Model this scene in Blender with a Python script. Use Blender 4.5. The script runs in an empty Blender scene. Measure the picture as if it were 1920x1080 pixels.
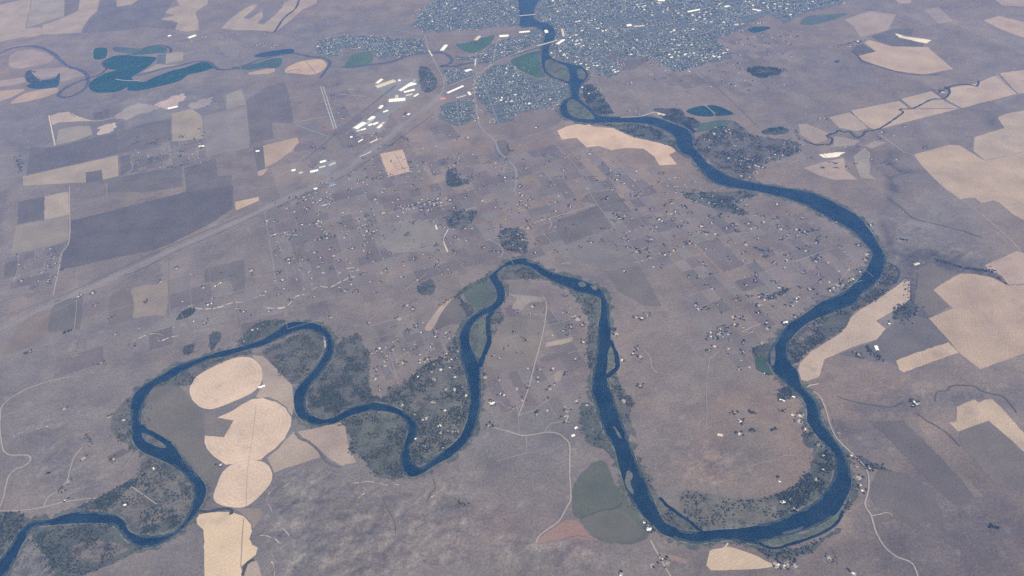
import bpy, bmesh, math, random
import numpy as np
from mathutils import Matrix, Vector
random.seed(7); RNG = np.random.default_rng(7)
SC = bpy.context.scene
COL = SC.collection
# ------------------------------------------------------------------ the view: an airliner window 6.2 km above the plain
H = 6200.0; PITCH = math.radians(39.5); ROLL = math.radians(-5.0); F = 1500.0
FWD = np.array([0, math.cos(PITCH), -math.sin(PITCH)]); UPV = np.array([0, math.sin(PITCH), math.cos(PITCH)]); RGT = np.array([1.0, 0, 0])
CX = RGT*math.cos(ROLL) + UPV*math.sin(ROLL); CY = -RGT*math.sin(ROLL) + UPV*math.cos(ROLL)
def ground(px, py):                                   # survey point (photo grid) -> metres on the plain
    d = FWD + CX*((px-960)/F) + CY*((540-py)/F)
    t = H/-d[2]
    return (d[0]*t, d[1]*t)
def project(X, Y):                                    # metres -> survey grid (vectorised)
    v = np.stack([X, Y, np.full_like(X, -H)], -1)
    z = np.maximum(v@FWD, 1.0)
    return 960+F*(v@CX)/z, 540-F*(v@CY)/z
ORG = {c: (640*(i % 3), 360*(i//3)) for i, c in enumerate('ABCDEFGHI')}
def pts(s):                                           # 'A 0,30 95,5 | B ...' -> list of survey points
    out = []; ox = oy = 0; k = 3.0
    for tok in s.replace('|', ' ').split():
        if ',' not in tok:
            if tok == 'Z': ox, oy, k = 0, 0, 1.0
            else: (ox, oy), k = ORG[tok], 3.0
            continue
        a, b = tok.split(',')
        out.append((ox+float(a)/k, oy+float(b)/k))
    return out
def smooth(p, closed=True, n=4):
    m = len(p); out = []
    rng = range(m) if closed else range(m-1)
    for i in rng:
        if closed: a, b, c, d = p[i-1], p[i], p[(i+1) % m], p[(i+2) % m]
        else: a, b, c, d = p[max(i-1, 0)], p[i], p[i+1], p[min(i+2, m-1)]
        for k in range(n):
            t = k/n; t2 = t*t; t3 = t2*t
            out.append(tuple(0.5*((2*b[j])+(-a[j]+c[j])*t+(2*a[j]-5*b[j]+4*c[j]-d[j])*t2+(-a[j]+3*b[j]-3*c[j]+d[j])*t3) for j in (0, 1)))
    if not closed: out.append(p[-1])
    return out
def to_ground(p): return [ground(*q) for q in p]
def densify(g, step=45, jit=6, closed=True, seed=0):
    r = random.Random(seed); out = []
    m = len(g)
    for i in range(m if closed else m-1):
        a, b = g[i], g[(i+1) % m]
        L = math.dist(a, b); n = max(1, int(L/step))
        nx, ny = (-(b[1]-a[1])/max(L, 1e-6), (b[0]-a[0])/max(L, 1e-6))
        for k in range(n):
            t = k/n; j = r.gauss(0, jit) if k else r.gauss(0, jit*0.4)
            out.append((a[0]+(b[0]-a[0])*t+nx*j, a[1]+(b[1]-a[1])*t+ny*j))
    if not closed: out.append(g[-1])
    return out
# ------------------------------------------------------------------ noise on the plain
def vnoise(X, Y, s, seed):
    x = X/s; y = Y/s
    xi = np.floor(x).astype(np.int64); yi = np.floor(y).astype(np.int64)
    fx = x-xi; fy = y-yi
    fx = fx*fx*fx*(fx*(fx*6-15)+10); fy = fy*fy*fy*(fy*(fy*6-15)+10)
    def h(a, b):
        n = (a*374761393 + b*668265263 + seed*974711) & 0x7fffffff
        n = ((n ^ (n >> 13))*1274126177) & 0x7fffffff
        return ((n ^ (n >> 16)) & 0xffff)/65535.0
    return (h(xi, yi)*(1-fx)+h(xi+1, yi)*fx)*(1-fy)+(h(xi, yi+1)*(1-fx)+h(xi+1, yi+1)*fx)*fy
def fbm(X, Y, s, seed, o=5, g=0.5):
    a = 1.0; t = 0; w = 0
    for i in range(o):
        t = t+a*vnoise(X, Y, s, seed+i*17); w += a; a *= g; s *= 0.49
    return t/w
def inside(X, Y, g):
    g = np.array(g); res = np.zeros(X.shape, bool)
    idx = np.where((X > g[:, 0].min()) & (X < g[:, 0].max()) & (Y > g[:, 1].min()) & (Y < g[:, 1].max()))
    x, y = X[idx], Y[idx]; r = np.zeros(x.shape, bool)
    for i in range(len(g)):
        x1, y1 = g[i]; x2, y2 = g[(i+1) % len(g)]
        if y1 == y2: continue
        c = ((y1 > y) != (y2 > y)) & (x < (x2-x1)*(y-y1)/(y2-y1)+x1)
        r ^= c
    res[idx] = r
    return res
# ------------------------------------------------------------------ materials
def N(nt, t, **kw):
    n = nt.nodes.new(t)
    for k, v in kw.items(): setattr(n, k, v)
    return n
def new_mat(name, rough=0.95, spec=0.1):
    m = bpy.data.materials.new(name); m.use_nodes = True
    b = m.node_tree.nodes['Principled BSDF']
    b.inputs['Roughness'].default_value = rough
    b.inputs['Specular IOR Level'].default_value = spec
    return m, m.node_tree, b
def noise(nt, co, scale, detail=4, rough=0.6):
    n = N(nt, 'ShaderNodeTexNoise'); n.inputs['Scale'].default_value = scale; n.inputs['Detail'].default_value = detail; n.inputs['Roughness'].default_value = rough
    nt.links.new(co, n.inputs['Vector']); return n.outputs['Fac']
def ramp(nt, fac, a, b, lo=0.0, hi=1.0):
    n = N(nt, 'ShaderNodeMapRange'); n.clamp = True
    n.inputs['From Min'].default_value = a; n.inputs['From Max'].default_value = b; n.inputs['To Min'].default_value = lo; n.inputs['To Max'].default_value = hi
    nt.links.new(fac, n.inputs['Value']); return n.outputs['Result']
def mul(nt, a, b):
    n = N(nt, 'ShaderNodeMath', operation='MULTIPLY')
    for i, v in enumerate((a, b)):
        if isinstance(v, (int, float)): n.inputs[i].default_value = v
        else: nt.links.new(v, n.inputs[i])
    return n.outputs[0]
def scale_col(nt, col, fac):
    n = N(nt, 'ShaderNodeVectorMath', operation='SCALE')
    nt.links.new(col, n.inputs[0])
    nt.links.new(fac, n.inputs['Scale']); return n.outputs[0]
def mixc(nt, fac, a, b):
    n = N(nt, 'ShaderNodeMix', data_type='RGBA')
    nt.links.new(fac, n.inputs['Factor'])
    for v, i in ((a, 6), (b, 7)):
        if isinstance(v, tuple): n.inputs[i].default_value = (*v, 1)
        else: nt.links.new(v, n.inputs[i])
    return n.outputs[2]
def land_mat(name, amp=0.25, fine=0.25, stripes=None, speck=None, attr=None, bump=0.0, fs=1/22, warm=None, draws=False):
    m, nt, b = new_mat(name)
    tc = N(nt, 'ShaderNodeTexCoord'); co = tc.outputs['Object']
    if attr:
        a = N(nt, 'ShaderNodeAttribute'); a.attribute_name = attr; col = a.outputs['Color']
    else:
        col = N(nt, 'ShaderNodeObjectInfo').outputs['Color']
    big = ramp(nt, noise(nt, co, 1/420, 5), 0.3, 0.7, 1-amp, 1+amp)
    fn = ramp(nt, noise(nt, co, fs, 3, 0.75), 0.25, 0.75, 1-fine, 1+fine)
    k = mul(nt, big, fn)
    if stripes:                                        # mown swaths or seed rows that follow the field
        mp = N(nt, 'ShaderNodeMapping'); mp.inputs['Rotation'].default_value = (0, 0, stripes[1])
        if len(stripes) > 4: mp.inputs['Location'].default_value = (-stripes[4][0], -stripes[4][1], 0)
        nt.links.new(co, mp.inputs['Vector'])
        w = N(nt, 'ShaderNodeTexWave', wave_type=stripes[2], rings_direction='Z'); w.inputs['Scale'].default_value = stripes[0]; w.inputs['Distortion'].default_value = 4 if stripes[2] == 'RINGS' else 9; w.inputs['Detail'].default_value = 3
        w.inputs['Detail Scale'].default_value = 0.6
        nt.links.new(mp.outputs[0], w.inputs['Vector'])
        k = mul(nt, k, ramp(nt, w.outputs['Fac'], 0, 1, 1-stripes[3], 1.05))
    col = scale_col(nt, col, k)
    if warm:
        col = mixc(nt, ramp(nt, noise(nt, co, 1/700, 4), 0.5, 0.7, 0, warm[1]), col, warm[0])
    if speck:
        for (sc, lo, hi, c, amt) in speck:
            col = mixc(nt, ramp(nt, noise(nt, co, sc, 3, 0.65), lo, hi, 0, amt), col, c)
    if draws:                                          # dry drainage lines and bare crests, stronger on the hilly ground
        def thread(sc, wdt, amt, c, k):
            n = N(nt, 'ShaderNodeMath', operation='SUBTRACT'); nt.links.new(noise(nt, co, sc, 5, 0.55), n.inputs[0]); n.inputs[1].default_value = 0.5
            ab = N(nt, 'ShaderNodeMath', operation='ABSOLUTE'); nt.links.new(n.outputs[0], ab.inputs[0])
            return mixc(nt, mul(nt, ramp(nt, ab.outputs[0], 0, wdt, amt, 0), a.outputs['Alpha']), col, c)
        col = thread(1/330, 0.016, 0.55, (0.075, 0.07, 0.06), 1)
        col = thread(1/210, 0.018, 0.32, (0.28, 0.25, 0.225), 1)
        col = thread(1/95, 0.03, 0.30, (0.09, 0.08, 0.072), 1)
    nt.links.new(col, b.inputs['Base Color'])
    if bump:
        bp = N(nt, 'ShaderNodeBump'); bp.inputs['Strength'].default_value = 1.0; bp.inputs['Distance'].default_value = bump
        nt.links.new(noise(nt, co, 1/70, 6, 0.62), bp.inputs['Height']); nt.links.new(bp.outputs[0], b.inputs['Normal'])
    return m
TREE_G = (0.026, 0.040, 0.022); BRUSH = (0.075, 0.078, 0.052); PALE = (0.30, 0.265, 0.23)
M = {
 'ground': land_mat('dry_grassland', 0.16, 0.36, attr='cover', bump=7.0, draws=True, speck=[(1/140, 0.58, 0.72, PALE, 0.30), (1/260, 0.56, 0.70, (0.115, 0.10, 0.088), 0.45), (1/45, 0.63, 0.74, (0.07, 0.065, 0.055), 0.5)]),
 'plot': land_mat('plot_grass', 0.16, 0.34, attr='cover', speck=[(1/60, 0.60, 0.74, PALE, 0.25), (1/40, 0.62, 0.74, (0.07, 0.066, 0.056), 0.4)]),
 'ground_plain': land_mat('verge_grass', 0.16, 0.32),
 'field': land_mat('stubble_field', 0.17, 0.22, stripes=(0.012, 0.4, 'BANDS', 0.05), speck=[(1/300, 0.60, 0.72, (0.24, 0.19, 0.155), 0.5), (1/60, 0.60, 0.72, (0.22, 0.18, 0.15), 0.25)]),
 'pivot': land_mat('pivot_stubble', 0.08, 0.12, stripes=(0.010, 1.1, 'BANDS', 0.05), speck=[(1/150, 0.60, 0.72, (0.60, 0.47, 0.36), 0.4), (1/230, 0.58, 0.70, (0.34, 0.27, 0.215), 0.45), (1/40, 0.60, 0.70, (0.42, 0.33, 0.25), 0.4)]),
 'soil': land_mat('fallow_soil', 0.18, 0.22, stripes=(0.016, 0.25, 'BANDS', 0.08)),
 'crop': land_mat('green_crop', 0.18, 0.15, speck=[(1/160, 0.60, 0.75, (0.15, 0.16, 0.085), 0.3)]),
 'scrub': land_mat('riverside_scrub', 0.22, 0.3, speck=[(1/110, 0.48, 0.60, (0.045, 0.052, 0.042), 0.6), (1/30, 0.56, 0.66, (0.034, 0.042, 0.032), 0.75), (1/55, 0.60, 0.70, (0.21, 0.19, 0.165), 0.6)]),
 'park': land_mat('irrigated_grass', 0.2, 0.2, speck=[(1/50, 0.52, 0.62, (0.03, 0.055, 0.03), 0.7)]),
 'road': land_mat('gravel_road', 0.12, 0.15),
 'rock': land_mat('pale_sandstone', 0.2, 0.35, bump=2),
 'town': land_mat('town_ground', 0.15, 0.3, speck=[(1/40, 0.50, 0.60, (0.04, 0.06, 0.05), 0.8), (1/36, 0.66, 0.74, (0.30, 0.30, 0.31), 0.4)]),
}
def water_mat():
    m, nt, b = new_mat('river_water', 0.25, 0.3)
    tc = N(nt, 'ShaderNodeTexCoord'); co = tc.outputs['Object']
    c = mixc(nt, ramp(nt, noise(nt, co, 1/260, 5, 0.6), 0.42, 0.72), (0.004, 0.020, 0.034), (0.016, 0.038, 0.050))
    nt.links.new(c, b.inputs['Base Color'])
    bp = N(nt, 'ShaderNodeBump'); bp.inputs['Strength'].default_value = 0.25; bp.inputs['Distance'].default_value = 1.0
    nt.links.new(noise(nt, co, 1/14, 4), bp.inputs['Height']); nt.links.new(bp.outputs[0], b.inputs['Normal'])
    return m
M['water'] = water_mat()
M['shallow'] = land_mat('shallow_water', 0.3, 0.25)
def plain(name, c, rough=0.8, spec=0.2, attr=None, var=0.12):
    m, nt, b = new_mat(name, rough, spec)
    tc = N(nt, 'ShaderNodeTexCoord')
    fac = ramp(nt, noise(nt, tc.outputs['Object'], 0.22, 3), 0.3, 0.7, 1-var, 1+var)
    if attr: a = N(nt, 'ShaderNodeAttribute'); a.attribute_name = attr; src = a.outputs['Color']
    else: r = N(nt, 'ShaderNodeRGB'); r.outputs[0].default_value = (*c, 1); src = r.outputs[0]
    nt.links.new(scale_col(nt, src, fac), b.inputs['Base Color'])
    return m
M['attr'] = plain('mixed_roofs', None, attr='cover')
M['leaf'] = plain('tree_leaves', None, 0.9, 0.05, attr='cover', var=0.25)
M['bark'] = plain('tree_bark', (0.12, 0.09, 0.07))
ROOF = {'white': plain('white_metal_roof', (0.86, 0.86, 0.86), 0.5), 'grey': plain('grey_shingle_roof', (0.34, 0.34, 0.35)), 'brown': plain('brown_shingle_roof', (0.20, 0.15, 0.12)),
        'tan': plain('tan_roof', (0.55, 0.48, 0.40)), 'red': plain('red_roof', (0.50, 0.16, 0.12)), 'dark': plain('dark_roof', (0.05, 0.055, 0.07)), 'blue': plain('blue_grey_roof', (0.16, 0.22, 0.30))}
WALL = {'white': plain('white_siding', (0.78, 0.77, 0.74)), 'tan': plain('tan_siding', (0.5, 0.43, 0.35)), 'grey': plain('grey_siding', (0.4, 0.4, 0.4))}
M['concrete'] = plain('bridge_concrete', (0.55, 0.53, 0.50)); M['steel'] = plain('painted_steel', (0.35, 0.37, 0.38), 0.5)
# ------------------------------------------------------------------ object helpers
def link(name, me, mat=None, parent=None, color=None, **props):
    o = bpy.data.objects.new(name, me); COL.objects.link(o)
    if mat is not None and me is not None and not me.materials: me.materials.append(mat)
    if parent is not None: o.parent = parent
    if color is not None: o.color = (*color, 1)
    for k, v in props.items():
        if v is not None: o[k] = v
    return o
MASKS = []                                            # outlines under which the plain stays level
def sheet(name, g, z, mat, color, label, cat, kind='structure', mask=True):
    k_ = .26 if mat is M['soil'] else .10 if mat is M['scrub'] else 0
    color = tuple(c*(1-k_)+k_*t for c, t in zip(color, (.155, .131, .112)))
    if mat is M['soil']: color = (color[0], color[1]*.99, color[2]*.9)
    me = bpy.data.meshes.new(name)
    area = sum(g[i][0]*g[(i+1) % len(g)][1]-g[(i+1) % len(g)][0]*g[i][1] for i in range(len(g)))
    if area < 0: g = g[::-1]
    me.from_pydata([(x, y, z) for x, y in g], [], [tuple(range(len(g)))]); me.update()
    if mask: MASKS.append(g)
    return link(name, me, mat, color=color, label=label, category=cat, kind=kind)
ZN = [0]
def layer(z):                                         # overlapping sheets never share a plane
    ZN[0] += 1; return z + 0.012*(ZN[0] % 60)
def ribbon_geo(g, w, wj=0.0, seed=0, off=0.0):
    r = random.Random(seed); V = []; n = len(g)
    for i in range(n):
        a = g[max(i-1, 0)]; b = g[min(i+1, n-1)]
        L = max(math.dist(a, b), 1e-6); nx, ny = -(b[1]-a[1])/L, (b[0]-a[0])/L
        wl = w*0.5*(1+r.uniform(-wj, wj)); wr = w*0.5*(1+r.uniform(-wj, wj)); x, y = g[i]
        V += [(x+nx*(wl+off), y+ny*(wl+off)), (x-nx*(wr-off), y-ny*(wr-off))]
    return V
def ribbon(name, p, w, z, mat, color, label, cat, sm=True, wj=0.0, kind='structure', step=60, jit=0.0, mask=True, off=0.0, seed=3):
    p = smooth(p, False, 4) if sm else p
    g = densify(to_ground(p), step, jit, False, seed)
    V = ribbon_geo(g, w, wj, seed, off)
    me = bpy.data.meshes.new(name); n = len(g)
    me.from_pydata([(x, y, z) for x, y in V], [], [(2*i, 2*i+1, 2*i+3, 2*i+2) for i in range(n-1)]); me.update()
    if mask: MASKS.append(V[0::2]+V[1::2][::-1])
    return link(name, me, mat, color=color, label=label, category=cat, kind=kind)
HAZE_COL = (0.17, 0.36, 1.0); HAZE_D = 2.75e-5; SKY_S = 0.1; SUN_S = 4.0; EXPO = 0.41
# ------------------------------------------------------------------ river
LB = pts('B 998,-40 998,0 1000,60 1005,110 1003,145 1040,150 1090,152 1125,170 1145,200 1140,230 1128,260 1125,310 1128,370 1145,410 1190,440 1240,455 1280,480 1288,520 1290,545 1250,565 1228,600 1232,635 1255,660 1310,680 1380,692 1440,690 1530,690 1640,690 1720,697 1780,715 1830,740 1870,770 1885,820 1920,860 C 40,880 70,915 100,955 140,1005 200,1038 300,1058 420,1078 F 500,15 560,30 620,50 690,75 740,105 790,130 840,160 900,190 950,220 990,255 1020,290 1050,320 1065,360 1050,400 1030,440 990,490 950,530 890,570 830,595 770,625 710,670 650,710 600,740 560,785 530,825 500,870 480,910 475,950 495,985 520,1025 560,1060 I 580,0 620,35 660,70 690,110 700,160 700,205 730,260 770,310 800,345 840,390 855,430 855,480 840,540 810,590 770,640 720,680 650,715 580,745 500,775 400,800 300,815 200,820 100,830 60,830 0,826 H 1880,808 1830,785 1800,752 1775,700 1755,650 1730,590 1710,540 1680,490 1665,450 1645,390 1615,320 1595,250 1565,180 1545,120 1530,60 E 1500,1080 1490,1020 1500,950 1510,880 1515,800 1510,720 1505,650 1485,590 1455,545 1410,520 1340,490 1270,475 1200,455 1150,435 1100,405 1050,395 1045,377 1010,373 970,382 930,395 890,425 850,455 832,480 860,530 875,570 870,610 840,640 790,660 745,690 710,720 680,765 662,810 665,880 670,940 690,1000 705,1060 H 720,60 720,120 712,190 695,240 665,300 620,345 560,385 500,430 450,468 410,445 385,400 385,370 390,345 420,310 430,260 430,235 400,190 360,160 310,135 250,115 190,105 130,110 70,125 30,145 0,165 G 1870,190 1820,200 1780,190 1740,160 1720,120 1720,80 1735,40 1755,0 D 1800,1030 1840,980 1870,930 1880,880 1870,820 1845,780 1800,750 1740,735 1680,730 1630,735 1590,755 1540,790 1470,830 1400,855 1320,880 1250,895 1180,915 1100,940 1000,975 940,1010 880,1045 820,1080 G 790,25 755,60 740,100 735,160 738,220 740,280 755,335 800,380 850,405 900,425 960,455 1020,495 1060,540 1085,590 1090,640 1075,690 1055,735 1020,790 980,830 920,850 850,855 780,850 735,835 715,810 705,780 680,755 640,735 580,722 500,717 430,722 350,740 280,765 190,772 140,800 100,840 70,890 30,950 0,985 -60,1050')
RB = pts('B 1130,-40 1118,0 1095,30 1085,60 1085,100 1110,120 1150,130 1190,150 1205,190 1195,225 1175,255 1168,300 1185,325 1230,345 1290,360 1350,375 1380,400 1388,430 1370,455 1345,490 1335,520 1345,560 1380,590 1410,615 1440,645 1500,655 1570,660 1650,658 1720,655 1790,668 1850,690 1910,712 C 30,730 55,765 60,810 70,840 110,880 140,920 200,955 260,990 340,1015 440,1035 560,1055 650,1070 F 720,0 780,25 850,55 910,90 970,125 1010,160 1040,200 1070,240 1095,280 1120,320 1140,360 1145,400 1130,450 1100,500 1060,540 1010,575 1000,600 960,635 900,660 830,685 760,710 700,740 650,780 615,820 595,860 590,920 610,970 640,1000 655,1040 I 665,0 700,40 740,80 770,130 775,180 795,230 830,275 860,320 895,360 915,400 930,440 945,500 948,560 935,610 915,650 890,700 862,733 790,785 700,820 600,850 500,875 425,888 420,900 330,890 250,880 150,890 80,900 0,885 H 1850,862 1800,840 1760,800 1710,755 1660,700 1620,640 1595,580 1575,510 1555,440 1540,370 1510,320 1480,270 1455,200 1430,130 1410,60 E 1410,1080 1415,1020 1430,940 1440,850 1445,760 1460,680 1460,610 1440,590 1380,575 1310,555 1250,530 1180,500 1130,470 1080,435 1030,415 980,412 920,425 885,450 885,480 905,515 920,560 915,610 890,645 850,680 800,695 750,735 725,780 720,830 730,880 755,920 775,950 785,975 783,1020 785,1070 H 785,80 780,150 770,200 745,270 715,320 670,370 610,415 540,450 480,490 430,515 390,522 350,500 332,465 330,410 345,360 365,310 375,270 365,225 340,190 290,165 230,155 170,155 110,165 50,180 0,205 G 1870,225 1800,232 1740,222 1690,195 1665,160 1655,110 1655,60 1675,20 1690,0 D 1740,1020 1790,960 1825,900 1830,850 1815,810 1770,785 1720,775 1670,785 1620,800 1560,830 1490,860 1400,885 1330,905 1270,925 1190,940 1110,975 1020,1015 950,1060 G 890,0 850,35 825,75 805,120 795,170 795,220 830,255 880,285 940,320 985,355 1010,395 1040,440 1085,480 1120,520 1150,560 1160,600 1150,650 1120,700 1100,740 1070,775 1030,815 990,850 930,890 870,912 800,920 750,905 710,875 680,840 655,810 620,790 560,782 480,782 400,785 320,792 240,798 190,805 165,830 145,870 115,920 90,980 60,1040 -10,1130')
lb = densify(to_ground(smooth(LB, False, 4)), 30, 1.6, False, 1)
rb = densify(to_ground(smooth(RB, False, 4)), 30, 1.6, False, 2)
RIVER = lb + rb[::-1]
sheet('river', RIVER, 2.0, M['water'], (0.02, 0.05, 0.08), 'wide dark blue river winding in long loops across the brown plain', 'river')
def bank(g, name, w, off, color, mat, label, z, seed, wj=0.9):
    V = ribbon_geo(g, w, wj, seed, off); n = len(g)
    me = bpy.data.meshes.new(name)
    me.from_pydata([(x, y, z) for x, y in V], [], [(2*i, 2*i+1, 2*i+3, 2*i+2) for i in range(n-1)]); me.update()
    MASKS.append(V[0::2]+V[1::2][::-1])
    link(name, me, mat, color=color, label=label, category='river bank', kind='structure')
bank(lb, 'river_bank', 20, 0, (0.165, 0.152, 0.13), M['scrub'], 'narrow pale gravel bank along the inner side of the blue river', 1.6, 5)
bank(rb, 'river_bank', 18, 0, (0.165, 0.152, 0.13), M['scrub'], 'narrow pale gravel bank along the outer side of the blue river', 1.62, 6)
bank(lb, 'river_meadow', 85, 0, (0.10, 0.105, 0.075), M['scrub'], 'dark scrubby verge along the inner side of the blue river', 1.2, 7)
bank(rb, 'river_meadow', 75, 0, (0.10, 0.105, 0.075), M['scrub'], 'dark scrubby verge along the outer side of the blue river', 1.23, 8)
for g_, o_, l_ in ((lb, 9, 'inner'), (rb, -9, 'outer')):
    V = ribbon_geo(g_, 22, .95, 11, o_); n = len(g_); me = bpy.data.meshes.new('shallows')
    me.from_pydata([(x, y, 2.12) for x, y in V], [], [(2*i, 2*i+1, 2*i+3, 2*i+2) for i in range(n-1) if math.sin(i*.21)+math.sin(i*.083+2) > -.3]); me.update()
    link('river_shallows', me, M['shallow'], color=(.042, .058, .058), label='broken strip of dull shallow water along the '+l_+' bank of the blue river', category='shallows', kind='structure')
W = (0.02, 0.05, 0.08); DK = (0.055, 0.06, 0.06)
for s, w, mat, col, nm, lab, cat in [
 ('E 850,675 825,715 822,760 830,830 815,885 792,935 780,985', 62, 'water', W, 'side_channel', 'narrow blue channel behind the green island in the middle loop', 'channel'),
 ('E 1510,835 1535,890 1552,950 1548,990 1515,1025 1490,1038', 50, 'water', W, 'side_channel', 'thin blue channel curving round a small green islet by the eastern bank', 'channel'),
 ('I 900,712 880,765 810,825 700,872 600,905 530,924 475,918 430,893', 24, 'water', W, 'side_channel', 'blue channel along the outer edge of the long green bar in the lowest bend', 'channel'),
 ('F 1145,395 1185,412 1210,435 1216,465 1195,510', 26, 'soil', (.04, .05, .055), 'side_channel', 'short blue inlet beside the dark scrub below the wooded bluff', 'channel'),
 ('H 1790,640 1840,690 1900,735 I 40,775 85,812 110,832', 30, 'water', W, 'side_channel', 'thin dark slough inside the lowest river bend', 'channel'),
 ('G 795,235 830,265 880,290 935,325 960,340', 40, 'water', W, 'side_channel', 'narrow channel beside the grey islet in the western bend', 'channel'),
 ('C 0,690 40,722 70,745', 60, 'water', W, 'side_channel', 'backwater slough beside the dark cottonwood grove', 'channel'),
 ('A -20,310 60,275 130,262 200,262 260,280 310,310 350,350 390,375 440,390 480,412 496,445 488,485 455,515 400,542 355,547 330,532 365,497 430,465 490,443', 75, 'soil', (.078, .082, .10), 'tributary', 'grey looping tributary river among tan fields at the far edge', 'river'),
 ('A 490,443 560,420 600,385 580,350 640,318 720,310 790,290 850,262 910,256 955,272 958,296 930,300', 45, 'soil', DK, 'oxbow', 'dark old oxbow ring around the teal irrigated meadow', 'oxbow'),
 ('A 770,425 830,412 920,385 1000,372 1060,355 1130,345 1185,355 1215,385 1250,392 1330,385 1420,352 1500,325 1570,310 1650,300 1740,318 1820,325 1855,350 1840,385 1800,440', 60, 'soil', (.075, .08, .095), 'tributary', 'dark tributary winding past the tan teardrop field', 'river'),
 ('B 0,376 60,378 160,365 250,355 320,335 380,312 460,299 560,297 610,318 620,345 600,362 560,372 640,372 720,355 850,345 940,318 1040,288 1135,258', 70, 'soil', (.08, .085, .10), 'tributary', 'tributary river joining the blue river between the town districts', 'river'),
 ('C 680,785 710,803 760,816 800,812 830,810 842,780 810,765 860,747 880,733 910,745 940,740 970,770 1010,765 1030,740 1090,730 1140,705 1190,670 1240,632 1220,615 1290,612 1340,590 1400,560 1470,555 1500,525 1500,490 1560,475 1620,478 1655,485 1665,455', 32, 'soil', (.04, .045, .035), 'creek', 'dark thread of a creek wriggling across tan strip fields', 'creek'),
 ('A 1682,0 1660,50 1600,100 1570,140 1545,180', 45, 'soil', (.06, .06, .06), 'gully', 'dark gully cutting through the far crescent field', 'gully'),
 ('C 950,285 985,315 1010,345 1080,368 1200,402 1300,420 1440,420', 26, 'soil', (.06, .06, .05), 'gully', 'dark drain curving along the near edge of the far tan field', 'gully'),
 ('F 1150,30 1190,60 1230,90 1270,130 1320,155 1420,180 1560,215 1680,255', 16, 'soil', (.088, .08, .07), 'gully', 'thin dark gully crossing the grey plain east of the river', 'gully'),
 ('I 1420,100 1430,50 1490,35 1520,10 1640,12 1680,40 1760,60 1800,70 1840,110 1880,160', 16, 'soil', (.088, .08, .07), 'gully', 'dark winding gully above the tan dog-leg field', 'gully'),
 ('I 870,70 960,100 1080,122 1180,130 1240,100', 16, 'soil', (.088, .08, .07), 'gully', 'faint dark gully east of the bend on the brown plain', 'gully'),
 ('I 1310,160 1380,210 1440,245 1500,290 1560,350', 16, 'soil', (.088, .08, .07), 'gully', 'dark gully below the farm on the eastern plain', 'gully'),
 ('G 1105,715 1180,718 1240,705 1300,708 1300,735', 30, 'soil', (.05, .05, .045), 'gully', 'dark ditch between two tan pivot fields by the river', 'gully'),
 ('G 1660,275 1690,310 1740,330 1790,375 1830,430 1880,462 H 0,465', 24, 'soil', (.11, .10, .088), 'gully', 'grey ditch between two pinkish fields near the second loop', 'gully'),
 ('G 1365,1080 1375,1040 1395,1005 1430,990', 30, 'soil', (.06, .055, .05), 'gully', 'short dark hooked ditch at the foot of the tan field', 'gully'),
 ('H 1350,755 1400,735 1470,712 1540,700 1580,670', 9, 'soil', (.062, .066, .048), 'gully', 'dark tree-lined ditch crossing the green field', 'gully'),
 ('Z 718,935 730,960 740,980 742,1000', 9, 'soil', (.10, .09, .078), 'gully', 'dark coulee bottom in the lowest badlands', 'gully'),
 ('Z 812,898 816,915 808,925 800,942', 11, 'soil', (.09, .082, .07), 'gully', 'dark ravine falling from the plain under the second loop', 'gully'),
 ('F 850,285 1000,190 1040,110', 1, 'soil', DK, None, '', ''),
]:
    if nm: ribbon(nm, pts(s), w, layer(2.3 if mat == 'water' else 1.9), M[mat], col, lab, cat, wj=0.25 if mat == 'water' else 0.4, jit=2.0, step=45)
ISL = (0.10, 0.115, 0.075)
for s, lab, col in [
 ('E 728,800 750,745 790,712 812,712 812,770 818,830 800,890 775,938 745,895 728,850', 'green wooded island in the middle river loop', ISL),
 ('E 1500,905 1520,870 1538,940 1530,985 1500,1012', 'small green islet beside the thin eastern channel', ISL),
 ('H 1530,243 1545,250 1578,302 1562,300', 'tiny sandy islet in the river above the green field', (.15, .14, .12)),
 ('H 1608,490 1630,495 1640,520 1625,555 1642,600 1640,622 1610,590 1595,550', 'ragged pale green islet beside the green field', (.13, .13, .10)),
 ('B 1148,345 1180,338 1230,360 1275,385 1282,455 1240,448 1190,430 1150,395', 'large olive island under the far bridge', ISL),
 ('B 1325,395 1350,388 1375,415 1365,445 1335,440', 'small olive islet next to the large island', ISL),
 ('B 1270,580 1300,558 1340,580 1400,630 1425,665 1390,672 1320,665 1275,630', 'leaf shaped olive island at the sharp bend near the suburb', ISL),
 ('I 480,910 455,893 560,868 700,838 800,790 862,738 866,765 800,818 680,868 560,902', 'long green gravel bar in the lowest river bend', (.085, .11, .07)),
 ('I 560,835 640,815 680,800 650,828 580,845', 'faint sandbar under the water surface in the lowest bend', (.06, .085, .10)),
 ('G 800,275 850,292 935,350 905,360 840,335 805,305', 'small grey green islet in the western bend', (.11, .115, .085)),
 ('E 1335,510 1360,505 1378,525 1365,535 1340,530', 'small shoal islet under the northern bank', (.13, .14, .12)),
 ('E 1400,530 1425,528 1440,545 1425,555', 'tiny shoal islet by the sharp river corner', (.13, .14, .12)),
 ('D 1820,818 1830,828 1835,872 1826,874', 'bright pale gravel bar on the inside of the western loop', (.42, .38, .33)),
 ('F 495,905 515,870 522,920 512,975 495,965', 'grey shoal along the western bank above the green lawn', (.12, .12, .12)),
]:
    sheet('island', densify(to_ground(smooth(pts(s))), 25, 2.5), layer(2.9), M['scrub'], col, lab, 'island')
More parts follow.
